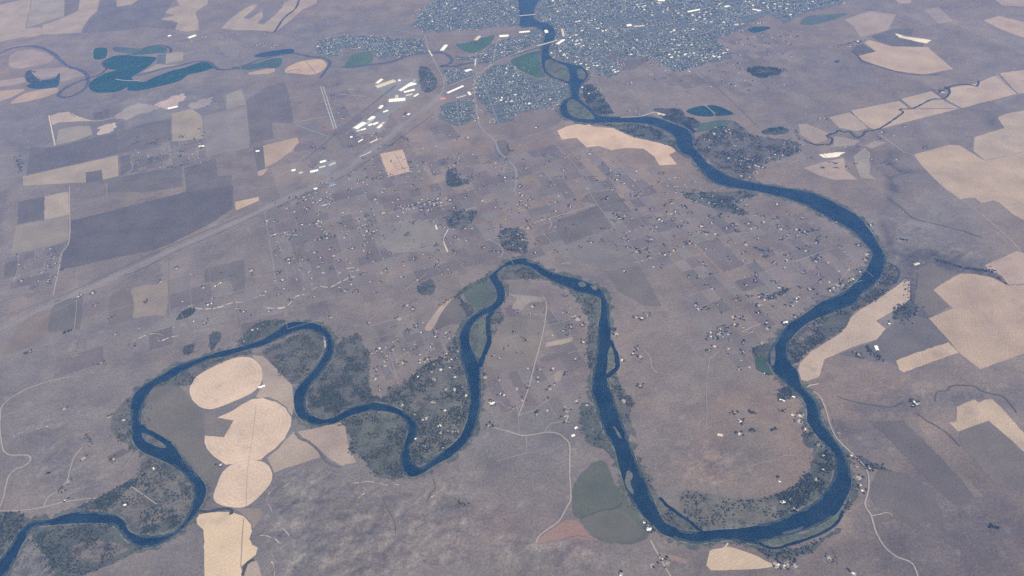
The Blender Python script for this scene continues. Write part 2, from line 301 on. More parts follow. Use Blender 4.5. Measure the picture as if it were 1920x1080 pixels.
# ------------------------------------------------------------------ ponds and lakes
for s, lab, col in [
 ('A 1430,312 1480,296 1560,283 1640,275 1656,288 1640,300 1560,308 1480,322 1450,322', 'long blue pond beside the tributary at the far edge', (.02, .05, .11)),
 ('C 20,626 60,606 125,596 162,628 175,652 120,656 60,646', 'dark teal settling pond west of the dike', (.014, .045, .05)),
 ('C 138,594 200,598 275,630 280,645 190,652 175,632', 'dark teal settling pond east of the dike', (.014, .045, .05)),
 ('A 150,482 240,452 305,442 335,412 332,468 305,492 200,500', 'dark teal backwater between tan far fields', (.025, .06, .07)),
 ('A 532,276 600,273 592,325 530,332', 'small dark green square pond field near the oxbow', (.02, .065, .035)),
 ('C 370,160 450,148 495,160 400,185', 'dark teal park pond at the town edge', (.02, .055, .06)),
 ('I 205,1 205,2 206,2', '', None),
 ('G 795,515 815,500 822,505 800,522', 'tiny dark farm pond inside the lower western point', (.01, .012, .015)),
 ('G 258,503 275,495 288,497 272,507', 'tiny dark stock pond on the western plain', (.01, .012, .015)),
 ('C 855,345 880,340 878,350 858,352', 'tiny dark stock pond on the northern plain', (.01, .012, .015)),
]:
    if col: sheet('pond', densify(to_ground(smooth(pts(s))), 40, 2), layer(2.2), M['water' if 'pond' in lab and 'square' not in lab and 'teal' not in lab else 'crop'], col, lab, 'pond')
# ------------------------------------------------------------------ fields: (material, colour, outline, label)
TL = (.49, .375, .29); T = (.335, .25, .185); TM = (.30, .24, .19); PL = (.255, .22, .18); BR = (.15, .122, .105); D = (.092, .084, .083); PK = (.30, .235, .19); GN = (.085, .10, .06); TE = (.016, .060, .052)
S = 's'
FIELDS = [
 ('pivot', TL, S, 'D 1080,1080 1100,1045 1150,1010 1250,960 1330,932 1400,930 1440,950 1470,990 1478,1040 G 1465,0 1440,32 1400,60 1330,92 1260,120 1190,142 1130,132 1090,100 1070,60 1068,20', 'bright tan pivot circle highest of the chain inside the western loop'),
 ('pivot', TL, '', 'G 1222,190 1310,150 1370,110 1420,85 1480,80 1550,100 1605,135 1640,190 1635,240 1600,310 1550,360 1500,395 1470,425 1400,435 1330,445 1270,455 1220,420 1170,375 1150,330 1152,290 1260,300 1315,205', 'largest bright tan pivot circle with a dark square notch'),
 ('pivot', TL, S, 'G 1200,640 1225,560 1250,500 1300,455 1370,432 1440,430 1500,450 1530,500 1525,550 1490,600 1440,650 1380,690 1320,695 1240,680', 'egg shaped tan pivot circle beside the western bend'),
 ('pivot', (.52, .40, .28), '', 'G 1105,760 1120,735 1180,722 1300,720 1370,745 1410,790 1418,830 1403,870 1420,905 1450,920 1440,960 1390,1000 1355,1030 1362,1090 1150,1090 1150,960 1145,820 1110,790', 'tall tan field with a ragged eastern edge at the frame bottom'),
 ('field', TM, '', 'G 1395,1003 1445,995 1475,1090 1365,1090 1388,1040', 'small pink tan field east of the ragged tan field'),
 ('soil', (.17, .145, .13), '', 'G 1150,180 1225,192 1313,206 1258,298 1154,290', 'dark grey square notch in the largest pivot circle'),
 ('field', TM, '', 'G 1500,415 1560,370 1612,310 1650,270 1690,312 1740,332 1785,380 1808,410 1700,445 1600,475 1540,500 1525,460', 'pinkish wedge field between the pivots and the second loop'),
 ('field', PK, '', 'G 1672,268 1800,245 1895,215 H 0,213 18,215 45,380 60,395 85,440 0,460 G 1860,428 1800,370 1740,318 1700,300', 'pinkish four sided field under the second river loop'),
 ('field', (.30, .24, .195), '', 'D 1420,920 1480,925 1560,1000 1640,1085 G 1648,60 1655,120 1640,180 1612,130 1560,92 1500,72 1478,80 1440,75 1478,0 D 1480,1040 1470,985 1440,948', 'mauve field between the highest pivot and the river'),
 ('soil', (.22, .18, .155), '', 'G 1320,702 1470,700 1475,740 1430,815 1405,770 1370,735', 'small mauve parcel above the ragged tan field'),
 ('soil', (.13, .12, .10), S, 'G 850,30 1000,10 1065,80 1130,140 1150,200 1148,330 1200,410 1220,470 1225,520 1180,565 1120,500 1060,440 1020,390 970,320 860,270 815,230 810,170 830,90', 'dark grey olive bottomland west of the pivots'),
 ('soil', (.105, .09, .085), '', 'G 600,410 690,362 740,372 680,410 615,440', 'dark brown slanted parcel west of the western bend'),
 ('crop', (.12, .125, .085), '', 'G 862,600 970,500 1003,540 990,592 890,675 842,632', 'grey green parcel inside the lower western point'),
 ('field', (.19, .165, .125), S, 'G 720,790 890,680 1060,600 1060,660 1000,740 900,785 790,805', 'olive tan meadow inside the lower western point'),
 # far left
 ('field', TM, '', 'A -20,32 95,5 175,-10 165,60 140,165 125,210 -20,240', 'pale tan far field at the top corner of the plain'),
 ('field', PL, '', 'A 180,-10 365,-10 360,90 350,95 150,155 170,50', 'dull tan far field next to the corner field'),
 ('field', TM, '', 'A 450,-10 560,-10 545,60 495,110 470,150 455,185 330,192 235,195 240,140 300,120 370,95 440,60', 'tan far field with a ragged eastern side'),
 ('field', PK, S, 'A 135,165 225,155 235,185 215,200 135,210', 'small rosy oval field under the far tan fields'),
 ('field', TM, '', 'A 660,-10 790,-10 740,25 700,40 655,38', 'small tan far field at the top edge'),
 ('field', TM, '', 'A 985,-10 1175,-10 1165,25 1130,45 1100,70 1115,120 1120,170 1040,178 985,165 1000,130 970,115 905,110 985,85 930,75 910,70 1010,30', 'jagged tan far field like torn paper'),
 ('field', TM, '', 'A 1245,160 1290,110 1350,65 1420,25 1450,25 1420,60 1370,100 1400,110 1460,70 1475,60 1480,100 1445,130 1480,140 1540,90 1590,40 1600,10 1660,-10 1785,-10 1780,20 1700,55 1640,110 1590,150 1550,180 1420,170 1330,170', 'crescent of tan far fields split by a gully'),
 ('soil', BR, '', 'A 365,-10 450,-10 440,60 362,90', 'dark lilac strip between far tan fields'),
 ('soil', (.13, .115, .115), '', 'A 570,-10 650,-10 655,38 740,25 800,-10 985,-10 930,75 905,110 1000,130 985,165 800,150 700,170 470,185 500,110 550,62', 'wide dark lilac far field between the tan fields'),
 ('field', (.26, .20, .175), S, 'A 50,340 60,310 110,285 170,278 230,290 280,310 300,330 260,360 160,380 90,385 50,370', 'rosy oval field inside the tributary loop'),
 ('field', TM, S, 'A 55,360 100,345 160,340 155,375 80,385', 'pale wedge at the tip of the rosy oval field'),
 ('field', (.25, .20, .175), S, 'A 180,395 320,380 420,385 470,405 480,425 420,440 340,460 320,430 220,445 190,420', 'rosy field in the second tributary loop'),
 ('field', TM, '', 'A -20,458 130,435 150,460 60,480 -20,492', 'tan strip field west of the teal backwater'),
 ('field', T, '', 'A -20,512 130,500 140,510 60,550 -20,578', 'tan wedge field under the teal backwater'),
 ('field', T, S, 'A 60,578 130,530 230,505 320,495 315,525 200,560 100,580', 'orange tan field between the tributary loops'),
 ('crop', TE, S, 'A 575,355 620,325 680,310 760,315 860,320 880,330 840,370 780,410 740,440 800,462 880,430 960,400 1040,380 1080,365 1130,350 1190,350 1200,380 1130,405 1060,420 1010,455 900,485 780,510 720,508 715,490 660,515 560,522 510,505 500,475 530,445 600,410 655,395 620,390 580,375', 'large teal irrigated meadow filling the far oxbows'),
 ('crop', (.05, .095, .07), S, 'A 740,310 790,275 860,258 920,265 940,280 925,298 860,300 790,310', 'teal crescent meadow inside the far oxbow'),
 ('crop', (.075, .095, .08), S, 'A 640,265 740,270 800,275 745,300 650,290', 'grey green meadow north of the teal meadow'),
 ('field', PL, '', 'A 935,302 1030,290 1030,340 932,360', 'pale square field beside the teal oxbow'),
 ('field', (.26, .225, .17), '', 'A 800,405 880,362 930,366 1000,362 970,375 860,402', 'pale tan slant field along the teal meadow'),
 ('crop', (.10, .105, .10), '', 'A 887,310 933,304 930,360 880,360', 'grey green square by the pale field'),
 ('field', T, '', 'A 1395,410 1500,387 1545,385 1550,400 1510,415 1400,420', 'thin orange tan field along the tributary'),
 ('field', (.40, .29, .215), S, 'A 1602,400 1622,375 1690,347 1760,334 1810,337 1838,360 1826,388 1788,412 1740,420 1660,413 1608,410', 'orange tan teardrop field ringed by the tributary'),
 ('crop', (.055, .09, .075), S, 'A 1300,380 1420,362 1520,332 1580,327 1588,345 1560,380 1480,383 1400,393', 'teal grey meadow west of the teardrop field'),
 ('field', (.19, .165, .16), '', 'A 1225,237 1340,227 1345,300 1330,335 1290,330 1250,290', 'pale lilac field by the far farmyards'),
 ('field', PL, '', 'A 330,730 420,710 510,708 520,758 430,790 315,815 325,750', 'pale olive fenced field south of the quarry'),
 ('field', (.36, .29, .24), '', 'A 280,652 330,635 390,628 400,648 520,680 440,682 330,690 295,702', 'pale bare strip beside the quarry road'),
 ('rock', (.40, .33, .29), '', 'A 560,715 640,690 650,720 620,750 545,760', 'bright sandy quarry floor behind the fenced field'),
 ('rock', (.36, .285, .27), '', 'A 870,590 960,545 1040,525 1045,560 1000,580 1010,600 960,612 890,605', 'pink bare quarry ground under the far ridge'),
 ('rock', (.26, .225, .21), '', 'A 640,660 700,615 780,575 860,592 900,612 800,640 700,678', 'mottled pale spoil ground west of the pink quarry'),
 ('rock', (.27, .235, .22), '', 'A 1050,600 1120,560 1200,545 1180,590 1080,615', 'pale spoil ground east of the pink quarry'),
 ('soil', D, '', 'A 525,637 580,625 580,665 525,670', 'small dark square parcel by the quarry'),
 ('soil', D, '', 'A 588,617 615,613 610,645 590,648', 'tiny dark parcel next to the dark square'),
 ('soil', (.105, .095, .098), '', 'A 315,827 430,797 560,768 660,752 665,862 400,930 150,985 170,830', 'dark band of fallow under the pale fenced field'),
 ('soil', (.125, .11, .108), '', 'A 670,745 790,702 960,667 965,790 790,830 672,865', 'dark fallow block west of the olive tan block'),
 ('field', (.265, .22, .165), '', 'A 967,640 1080,612 1138,652 1145,780 968,797', 'olive tan block with a clipped corner'),
 ('field', (.235, .205, .18), '', 'A 1275,530 1360,500 1385,588 1272,620', 'pale block nearest the old runway'),
 ('field', (.195, .172, .16), '', 'A 1142,655 1270,622 1386,592 1405,790 1400,833 1152,885', 'grey tan block east of the clipped block'),
 ('soil', (.125, .11, .115), '', 'A 1388,562 1500,490 1600,460 1622,520 1655,695 1540,690 1535,778 1480,790 1408,800', 'dark lilac block west of the runway'),
 ('field', T, '', 'A 1480,820 1560,800 1672,772 1682,800 1640,850 1560,910 1492,943', 'tan kite shaped field beside the runway road'),
 ('soil', (.11, .10, .10), '', 'A 1425,830 1476,828 1490,945 1450,985', 'dark strip on the western side of the kite field'),
 ('field', T, '', 'A 1445,965 1510,945 1480,985 1450,990', 'tiny tan tail under the kite field'),
 ('field', (.285, .235, .18), '', 'A 130,990 400,930 665,872 665,990 580,1012 573,955 480,970 485,1025 400,1030 130,1045', 'long tan field wrapped round a dark square'),
 ('soil', (.10, .092, .092), '', 'A 486,972 570,957 570,1012 487,1030', 'dark square parcel set into the long tan field'),
 ('soil', (.10, .09, .09), '', 'A 680,880 742,868 742,945 690,985 677,985', 'dark brown parcel beside the paddock lanes'),
 ('soil', (.115, .105, .105), '', 'A 755,905 945,870 945,900 755,950', 'dark paddock between pale lanes'),
 ('soil', (.125, .112, .108), '', 'A 600,1010 1020,930 1030,1050 820,1080 605,1080', 'dark fallow block under the paddock lanes'),
 ('soil', (.115, .104, .108), '', 'A 1035,945 1215,890 1225,990 1300,985 1305,1085 1050,1085', 'dark fallow block east of the paddocks'),
 # middle left
 ('field', (.30, .25, .195), '', 'D 252,25 385,-3 387,130 250,158', 'tan block on the west side of the straight gravel road'),
 ('soil', (.10, .092, .094), '', 'D 100,55 248,27 246,152 97,183', 'dark ribbed block west of the tan road block'),
 ('field', (.215, .185, .15), '', 'D 92,190 385,134 387,268 300,300 160,330 62,350', 'dull tan block under the ribbed block'),
 ('soil', (.088, .082, .084), '', 'D 394,165 640,102 940,25 1020,5 1310,-35 1310,90 1250,130 1200,170 960,290 860,328 600,380 337,440 352,350 394,285', 'huge dark fallow field against the diagonal highway'),
 ('field', (.40, .31, .22), '', 'D 1320,57 1455,28 1455,50 1328,105', 'small orange tan triangle by the diagonal highway'),
 ('soil', (.13, .12, .115), '', 'D 1150,430 1370,380 1382,500 1372,572 1310,580 1300,500 1152,510', 'slightly darker parcel in the grey plateau'),
 ('field', (.225, .185, .145), S, 'D 735,560 800,528 870,520 940,512 935,680 870,695 800,703 745,698', 'brownish tan square field on the plateau'),
 ('soil', (.145, .12, .105), S, 'D 625,580 735,562 745,698 640,740 612,740', 'dull mauve parcel west of the brownish square'),
 ('soil', (.19, .15, .13), S, 'D 130,730 290,655 275,760 200,850 20,915 60,830', 'rust tinted parcel under the diagonal highway'),
 ('soil', (.12, .11, .10), '', 'D 280,700 310,610 470,590 450,770 270,790', 'dark parcel around the roadside farm lane'),
 ('soil', (.11, .102, .098), '', 'D 30,400 100,380 95,470 20,490', 'dark corner parcel beside the western lane'),
 # centre
 ('field', (.195, .175, .155), S, 'E 220,190 330,165 430,150 500,190 560,250 595,335 430,335 260,332', 'pale bare plateau south of the suburb rows'),
 ('soil', (.118, .106, .102), '', 'E 1192,172 1440,75 1528,198 1255,298 1240,260', 'dark square parcel under the slanting gravel road'),
 ('soil', (.122, .11, .105), '', 'E 1335,50 1400,5 1540,-10 1640,112 1475,112 1440,68', 'dark parcel above the slanting gravel road'),
 ('field', (.155, .137, .125), '', 'E 1258,300 1535,205 1676,410 1480,440 1300,372', 'wide grey parcel below the dark square parcel'),
 ('soil', (.128, .115, .105), '', 'E 1480,445 1676,415 1760,560 1800,640 1700,640 1560,560', 'dark rough parcel east of the river corner'),
 ('crop', (.085, .10, .068), S, 'E 690,565 760,515 828,488 855,540 870,585 850,630 800,648 760,655 715,620', 'olive green riverside meadow at the middle bend'),
 ('soil', (.12, .108, .095), S, 'E 540,720 580,655 650,600 690,650 735,700 680,740 600,750 535,775', 'dark ploughed field west of the middle bend'),
 ('field', (.32, .25, .21), S, 'E 470,765 520,690 570,630 620,600 565,675 535,735 500,780', 'thin pinkish sandy streak west of the ploughed field'),
 ('soil', (.17, .15, .135), '', 'E 905,705 1148,692 1130,812 885,820', 'grey brown parcel west of the straight farm road'),
 ('field', (.30, .25, .19), '', 'E 1152,850 1300,815 1300,838 1240,857 1148,872', 'small tan strip in the middle of the long peninsula'),
 ('field', (.23, .20, .165), S, 'E 920,568 1000,580 1130,592 1128,618 1060,622 1005,668 960,650 985,600', 'pale dry field at the head of the long peninsula'),
 ('field', (.25, .195, .165), S, 'E 1200,1020 1245,1005 1230,1060 1200,1060', 'small pinkish bare patch on the peninsula'),
 ('soil', (.185, .158, .14), S, 'E 830,830 1120,810 1090,960 1000,1000 820,980', 'pale mauve parcel beside the middle bend'),
 ('soil', (.125, .112, .10), S, 'E 1130,930 1250,900 1270,920 1170,950 1120,955', 'dark shallow hollow on the peninsula'),
 ('field', (.47, .345, .26), '', 'B 1215,735 1270,710 1370,690 1420,712 1530,722 1640,772 1780,802 1850,822 1885,850 1842,870 1890,925 1790,930 1760,880 1700,837 1600,832 1520,845 1450,822 1380,830 1322,775 1240,785', 'long orange tan field along the river below the suburb'),
 ('field', (.44, .325, .25), '', 'B 217,866 345,840 388,965 262,996', 'orange tan square field beside the gravel works'),
 ('soil', (.165, .135, .125), '', 'B 945,692 1100,642 1228,605 1250,662 1215,700 1000,780 950,790', 'mauve parcel under the suburb edge'),
 ('soil', (.12, .112, .11), S, 'B 870,800 930,790 945,860 900,890 860,850', 'dark oval hollow by the motorway'),
 ('crop', (.06, .105, .065), S, 'B 645,250 720,237 855,197 840,240 780,290 730,300 680,280', 'green park between town streets'),
 ('park', (.055, .105, .06), S, 'B 952,342 1020,310 1110,287 1122,330 1130,370 1150,430 1085,430 1000,390', 'dark green golf course on the river bank opposite the island'),
 ('crop', (.075, .115, .07), S, 'B 20,368 60,312 130,292 180,307 172,350 130,372 50,378', 'green oval meadow by the western suburb'),
 ('soil', (.12, .11, .12), '', 'B 1482,297 1640,292 1740,330 1650,390 1560,400', 'dark bare block at the town edge'),
 # right
 ('field', (.28, .225, .185), '', 'C 910,110 1050,62 1200,82 1155,170 1002,210 960,150', 'dull tan far field beyond the town'),
 ('field', (.36, .275, .205), '', 'C 988,315 1088,290 1022,240 1050,226 1180,262 1380,266 1520,388 1360,420 1200,400 1080,363 1012,338', 'large tan far field shaped like a fan'),
 ('soil', (.085, .082, .085), '', 'C 952,270 1010,247 1083,290 986,310', 'dark square parcel beside the fan field'),
 ('rock', (.62, .54, .46), '', 'C 1195,187 1250,205 1400,226 1370,245 1300,230 1215,210', 'whitish bare strip in the dark far field'),
 ('soil', (.10, .095, .10), '', 'C 1062,205 1180,162 1300,162 1290,200 1190,186 1215,212 1300,232 1362,246 1350,262 1180,258 1100,232', 'dark parcel around the whitish strip'),
 ('field', (.34, .26, .20), '', 'C 1690,115 1780,90 1940,130 1940,220 1800,170', 'orange tan far field at the top edge'),
 ('field', (.28, .225, .185), '', 'C 1740,-10 1940,-10 1940,40 1800,30', 'pale far field in the top corner'),
 ('field', (.30, .24, .20), '', 'C 1180,-10 1290,-10 1280,20 1220,20', 'tiny pale far field at the top edge'),
 ('field', (.24, .195, .17), '', 'C 1350,55 1440,40 1525,120 1440,135', 'striped far field near the top edge'),
 ('field', (.36, .28, .22), '', 'C 1505,495 1640,472 1770,422 1880,528 1570,608 1482,560', 'tan strip field nearest the eastern creek farm'),
 ('field', (.33, .26, .21), '', 'C 1228,557 1400,512 1475,570 1555,610 1400,610 1295,612', 'tan strip field cut by the wriggling creek'),
 ('field', (.35, .27, .21), '', 'C 948,622 1218,568 1290,615 1555,612 1330,668 1082,733 1002,690', 'longest tan strip field along the creek'),
 ('field', (.31, .245, .20), '', 'C 822,660 940,632 1050,720 980,738 880,720', 'short tan strip field west of the longest strip'),
 ('field', (.34, .265, .21), '', 'C 1782,412 1940,390 1940,520 1885,530', 'tan strip field at the eastern edge'),
 ('field', (.27, .215, .18), '', 'C 650,700 700,697 820,750 808,790 740,810 700,780 660,760', 'mauve tan parcel west of the creek bend'),
 ('field', (.25, .205, .17), '', 'C 850,765 1000,792 960,820 850,825', 'mauve tan parcel inside the creek bend'),
 ('field', (.31, .24, .20), '', 'C 680,945 800,910 905,890 920,960 985,1010 850,1012 760,985', 'pinkish triangle field above the eastern bank'),
 ('field', PL, '', 'C 960,880 1020,830 1055,860 1055,920 1050,980 1088,1010 1000,1000 970,920', 'tongue shaped pale field near the white quarry'),
 ('field', (.26, .21, .18), '', 'C 1022,820 1080,792 1148,802 1060,838', 'small mauve tan parcel below the creek'),
 ('rock', (.72, .64, .56), '', 'C 765,870 860,857 918,856 860,885 790,887', 'white quarry strip on the slope above the river'),
 ('crop', (.08, .105, .085), S, 'C 660,132 700,92 800,82 930,77 820,120 720,140', 'grey green golf course at the far town edge'),
 ('crop', (.07, .10, .07), '', 'C 100,692 230,672 300,682 170,730 72,745', 'green field beside the settling ponds'),
 ('field', (.345, .265, .195), '', 'C 1300,870 1400,842 1500,815 1560,820 1700,905 1940,850 1940,1080 F 1940,170 1850,122 1780,60 1750,48 1680,62 1640,32 1555,40 1500,0 C 1420,1010 1340,930', 'broad tan field with a stepped lower edge east of the gravel road'),
 ('field', (.33, .265, .205), '', 'C 1770,662 1830,637 1940,620 1940,848 1700,903 1635,850 1640,772 1810,720', 'duller tan field above the stepped field'),
 ('field', T, '', 'F 1410,552 1470,505 1560,460 1640,462 1740,482 1800,512 1830,528 1940,520 1940,900 1672,998 1550,900 1505,842 1382,710 1520,656', 'large bright tan field with a notched western side'),
 ('field', (.33, .25, .20), '', 'F 1700,412 1880,332 1940,350 1940,516 1835,522 1790,470 1722,440', 'pinkish tan field above the notched field'),
 ('field', (.40, .305, .22), '', 'F 1200,950 1240,932 1485,838 1552,903 1243,1015 1218,1000', 'tan bar of a field touching the notched field'),
 ('field', (.37, .29, .225), '', 'F 1250,492 1278,500 1280,600 1235,640 1088,725 1143,770 1090,830 960,870 870,910 798,940 768,1040 700,1065 668,1058 648,1000 662,960 720,900 800,850 880,800 920,760 950,700 1000,662 1100,602 1200,532', 'long tan riverside field with a spur on its eastern side'),
 ('crop', (.045, .075, .04), '', 'F 403,930 468,928 490,970 528,1025 485,1032 415,1000', 'small vivid green lawn on the western bank'),
 ('field', (.38, .295, .215), '', 'I 1540,130 1590,105 1640,87 1665,105 1700,88 1740,85 1790,130 1860,210 1940,300 1940,400 1830,300 1720,205 1640,235 1550,268 1500,217 1540,212', 'tan dog-leg field at the eastern edge'),
 ('pivot', (.44, .34, .24), '', 'I 132,1020 150,950 215,925 250,915 290,922 400,960 500,1010 512,1028 430,1040 350,1045 240,1048 160,1048', 'tan half moon field under the lowest bend'),
 ('soil', (.105, .09, .085), '', 'I 1050,215 1240,202 1400,360 1530,500 1630,632 1560,690 1480,640 1330,490 1200,350 1130,280', 'long dark brown strip slanting across the eastern plain'),
 ('soil', (.165, .14, .122), '', 'I 1245,200 1290,202 1420,350 1570,500 1700,640 1640,640 1530,498', 'paler narrow strip beside the dark slanting strip'),
 ('soil', (.11, .095, .09), '', 'I 1045,600 1100,485 1240,502 1410,592 1440,690 1470,730 1280,795 1180,705 1080,690', 'dark brown parcel east of the riverside road'),
 ('soil', (.14, .12, .108), '', 'I 1560,270 1720,210 1930,400 1930,620 1750,560 1560,330', 'grey brown parcel under the dog-leg field'),
 ('soil', (.115, .105, .105), '', 'F 1290,690 1380,715 1500,842 1200,945 1100,960 880,915 1090,838 1150,770', 'dark grey parcel around the eastern farmstead'),
 ('soil', (.135, .115, .10), '', 'F 1330,430 1400,395 1470,440 1555,458 1405,548 1500,645 1390,700 1300,620', 'dull brown parcel between valley and notched field'),
 ('crop', (.092, .098, .068), S, 'H 1300,610 1310,560 1345,510 1400,455 1475,432 1510,490 1540,560 1580,620 1650,710 1718,800 1718,865 1650,897 1560,898 1450,878 1400,840 1350,780 1302,715', 'large dull green round field beside the descending river'),
 ('crop', (.115, .11, .082), S, 'H 1345,765 1440,722 1560,702 1640,765 1700,830 1640,885 1540,892 1440,862', 'olive lower half of the dull green field'),
 ('soil', (.27, .165, .14), S, 'H 1090,892 1160,832 1250,772 1310,766 1360,802 1385,842 1440,882 1300,870 1180,882', 'rusty red bare wedge beside the green field'),
 ('soil', (.27, .19, .155), S, 'H 1765,950 1800,950 1930,982 1930,1010 1830,980', 'pinkish bare streak south of the lowest bend'),
]
FIELDG = []
for mat, col, fl, s, lab in FIELDS:
    g = to_ground(smooth(pts(s)) if fl == S else pts(s))
    g = densify(g, 45, 12 if 'dull green' in lab else 2.2 if mat in ('field', 'pivot', 'crop') else 24.0 if mat == 'rock' and 'quarr' in lab+'spoil' and 'white' not in lab else 5.0, seed=len(lab))
    if mat == 'pivot' and 'circle' in lab:              # each pivot is mown in rings round its own hub
        q = np.array(g); ctr = (q.min(0)+q.max(0))/2
        mm = land_mat('pivot_stubble', 0.15, 0.20, stripes=(0.0078, 0, 'RINGS', 0.022, ctr), speck=[(1/150, 0.60, 0.72, (0.60, 0.47, 0.36), 0.4), (1/230, 0.58, 0.70, (0.33, 0.265, 0.21), 0.5), (1/40, 0.60, 0.70, (0.42, 0.33, 0.25), 0.4)])
    else: mm = M[mat]
    FIELDG.append(g)
    sheet('field', g, layer(0.9), mm, col, lab, 'field')
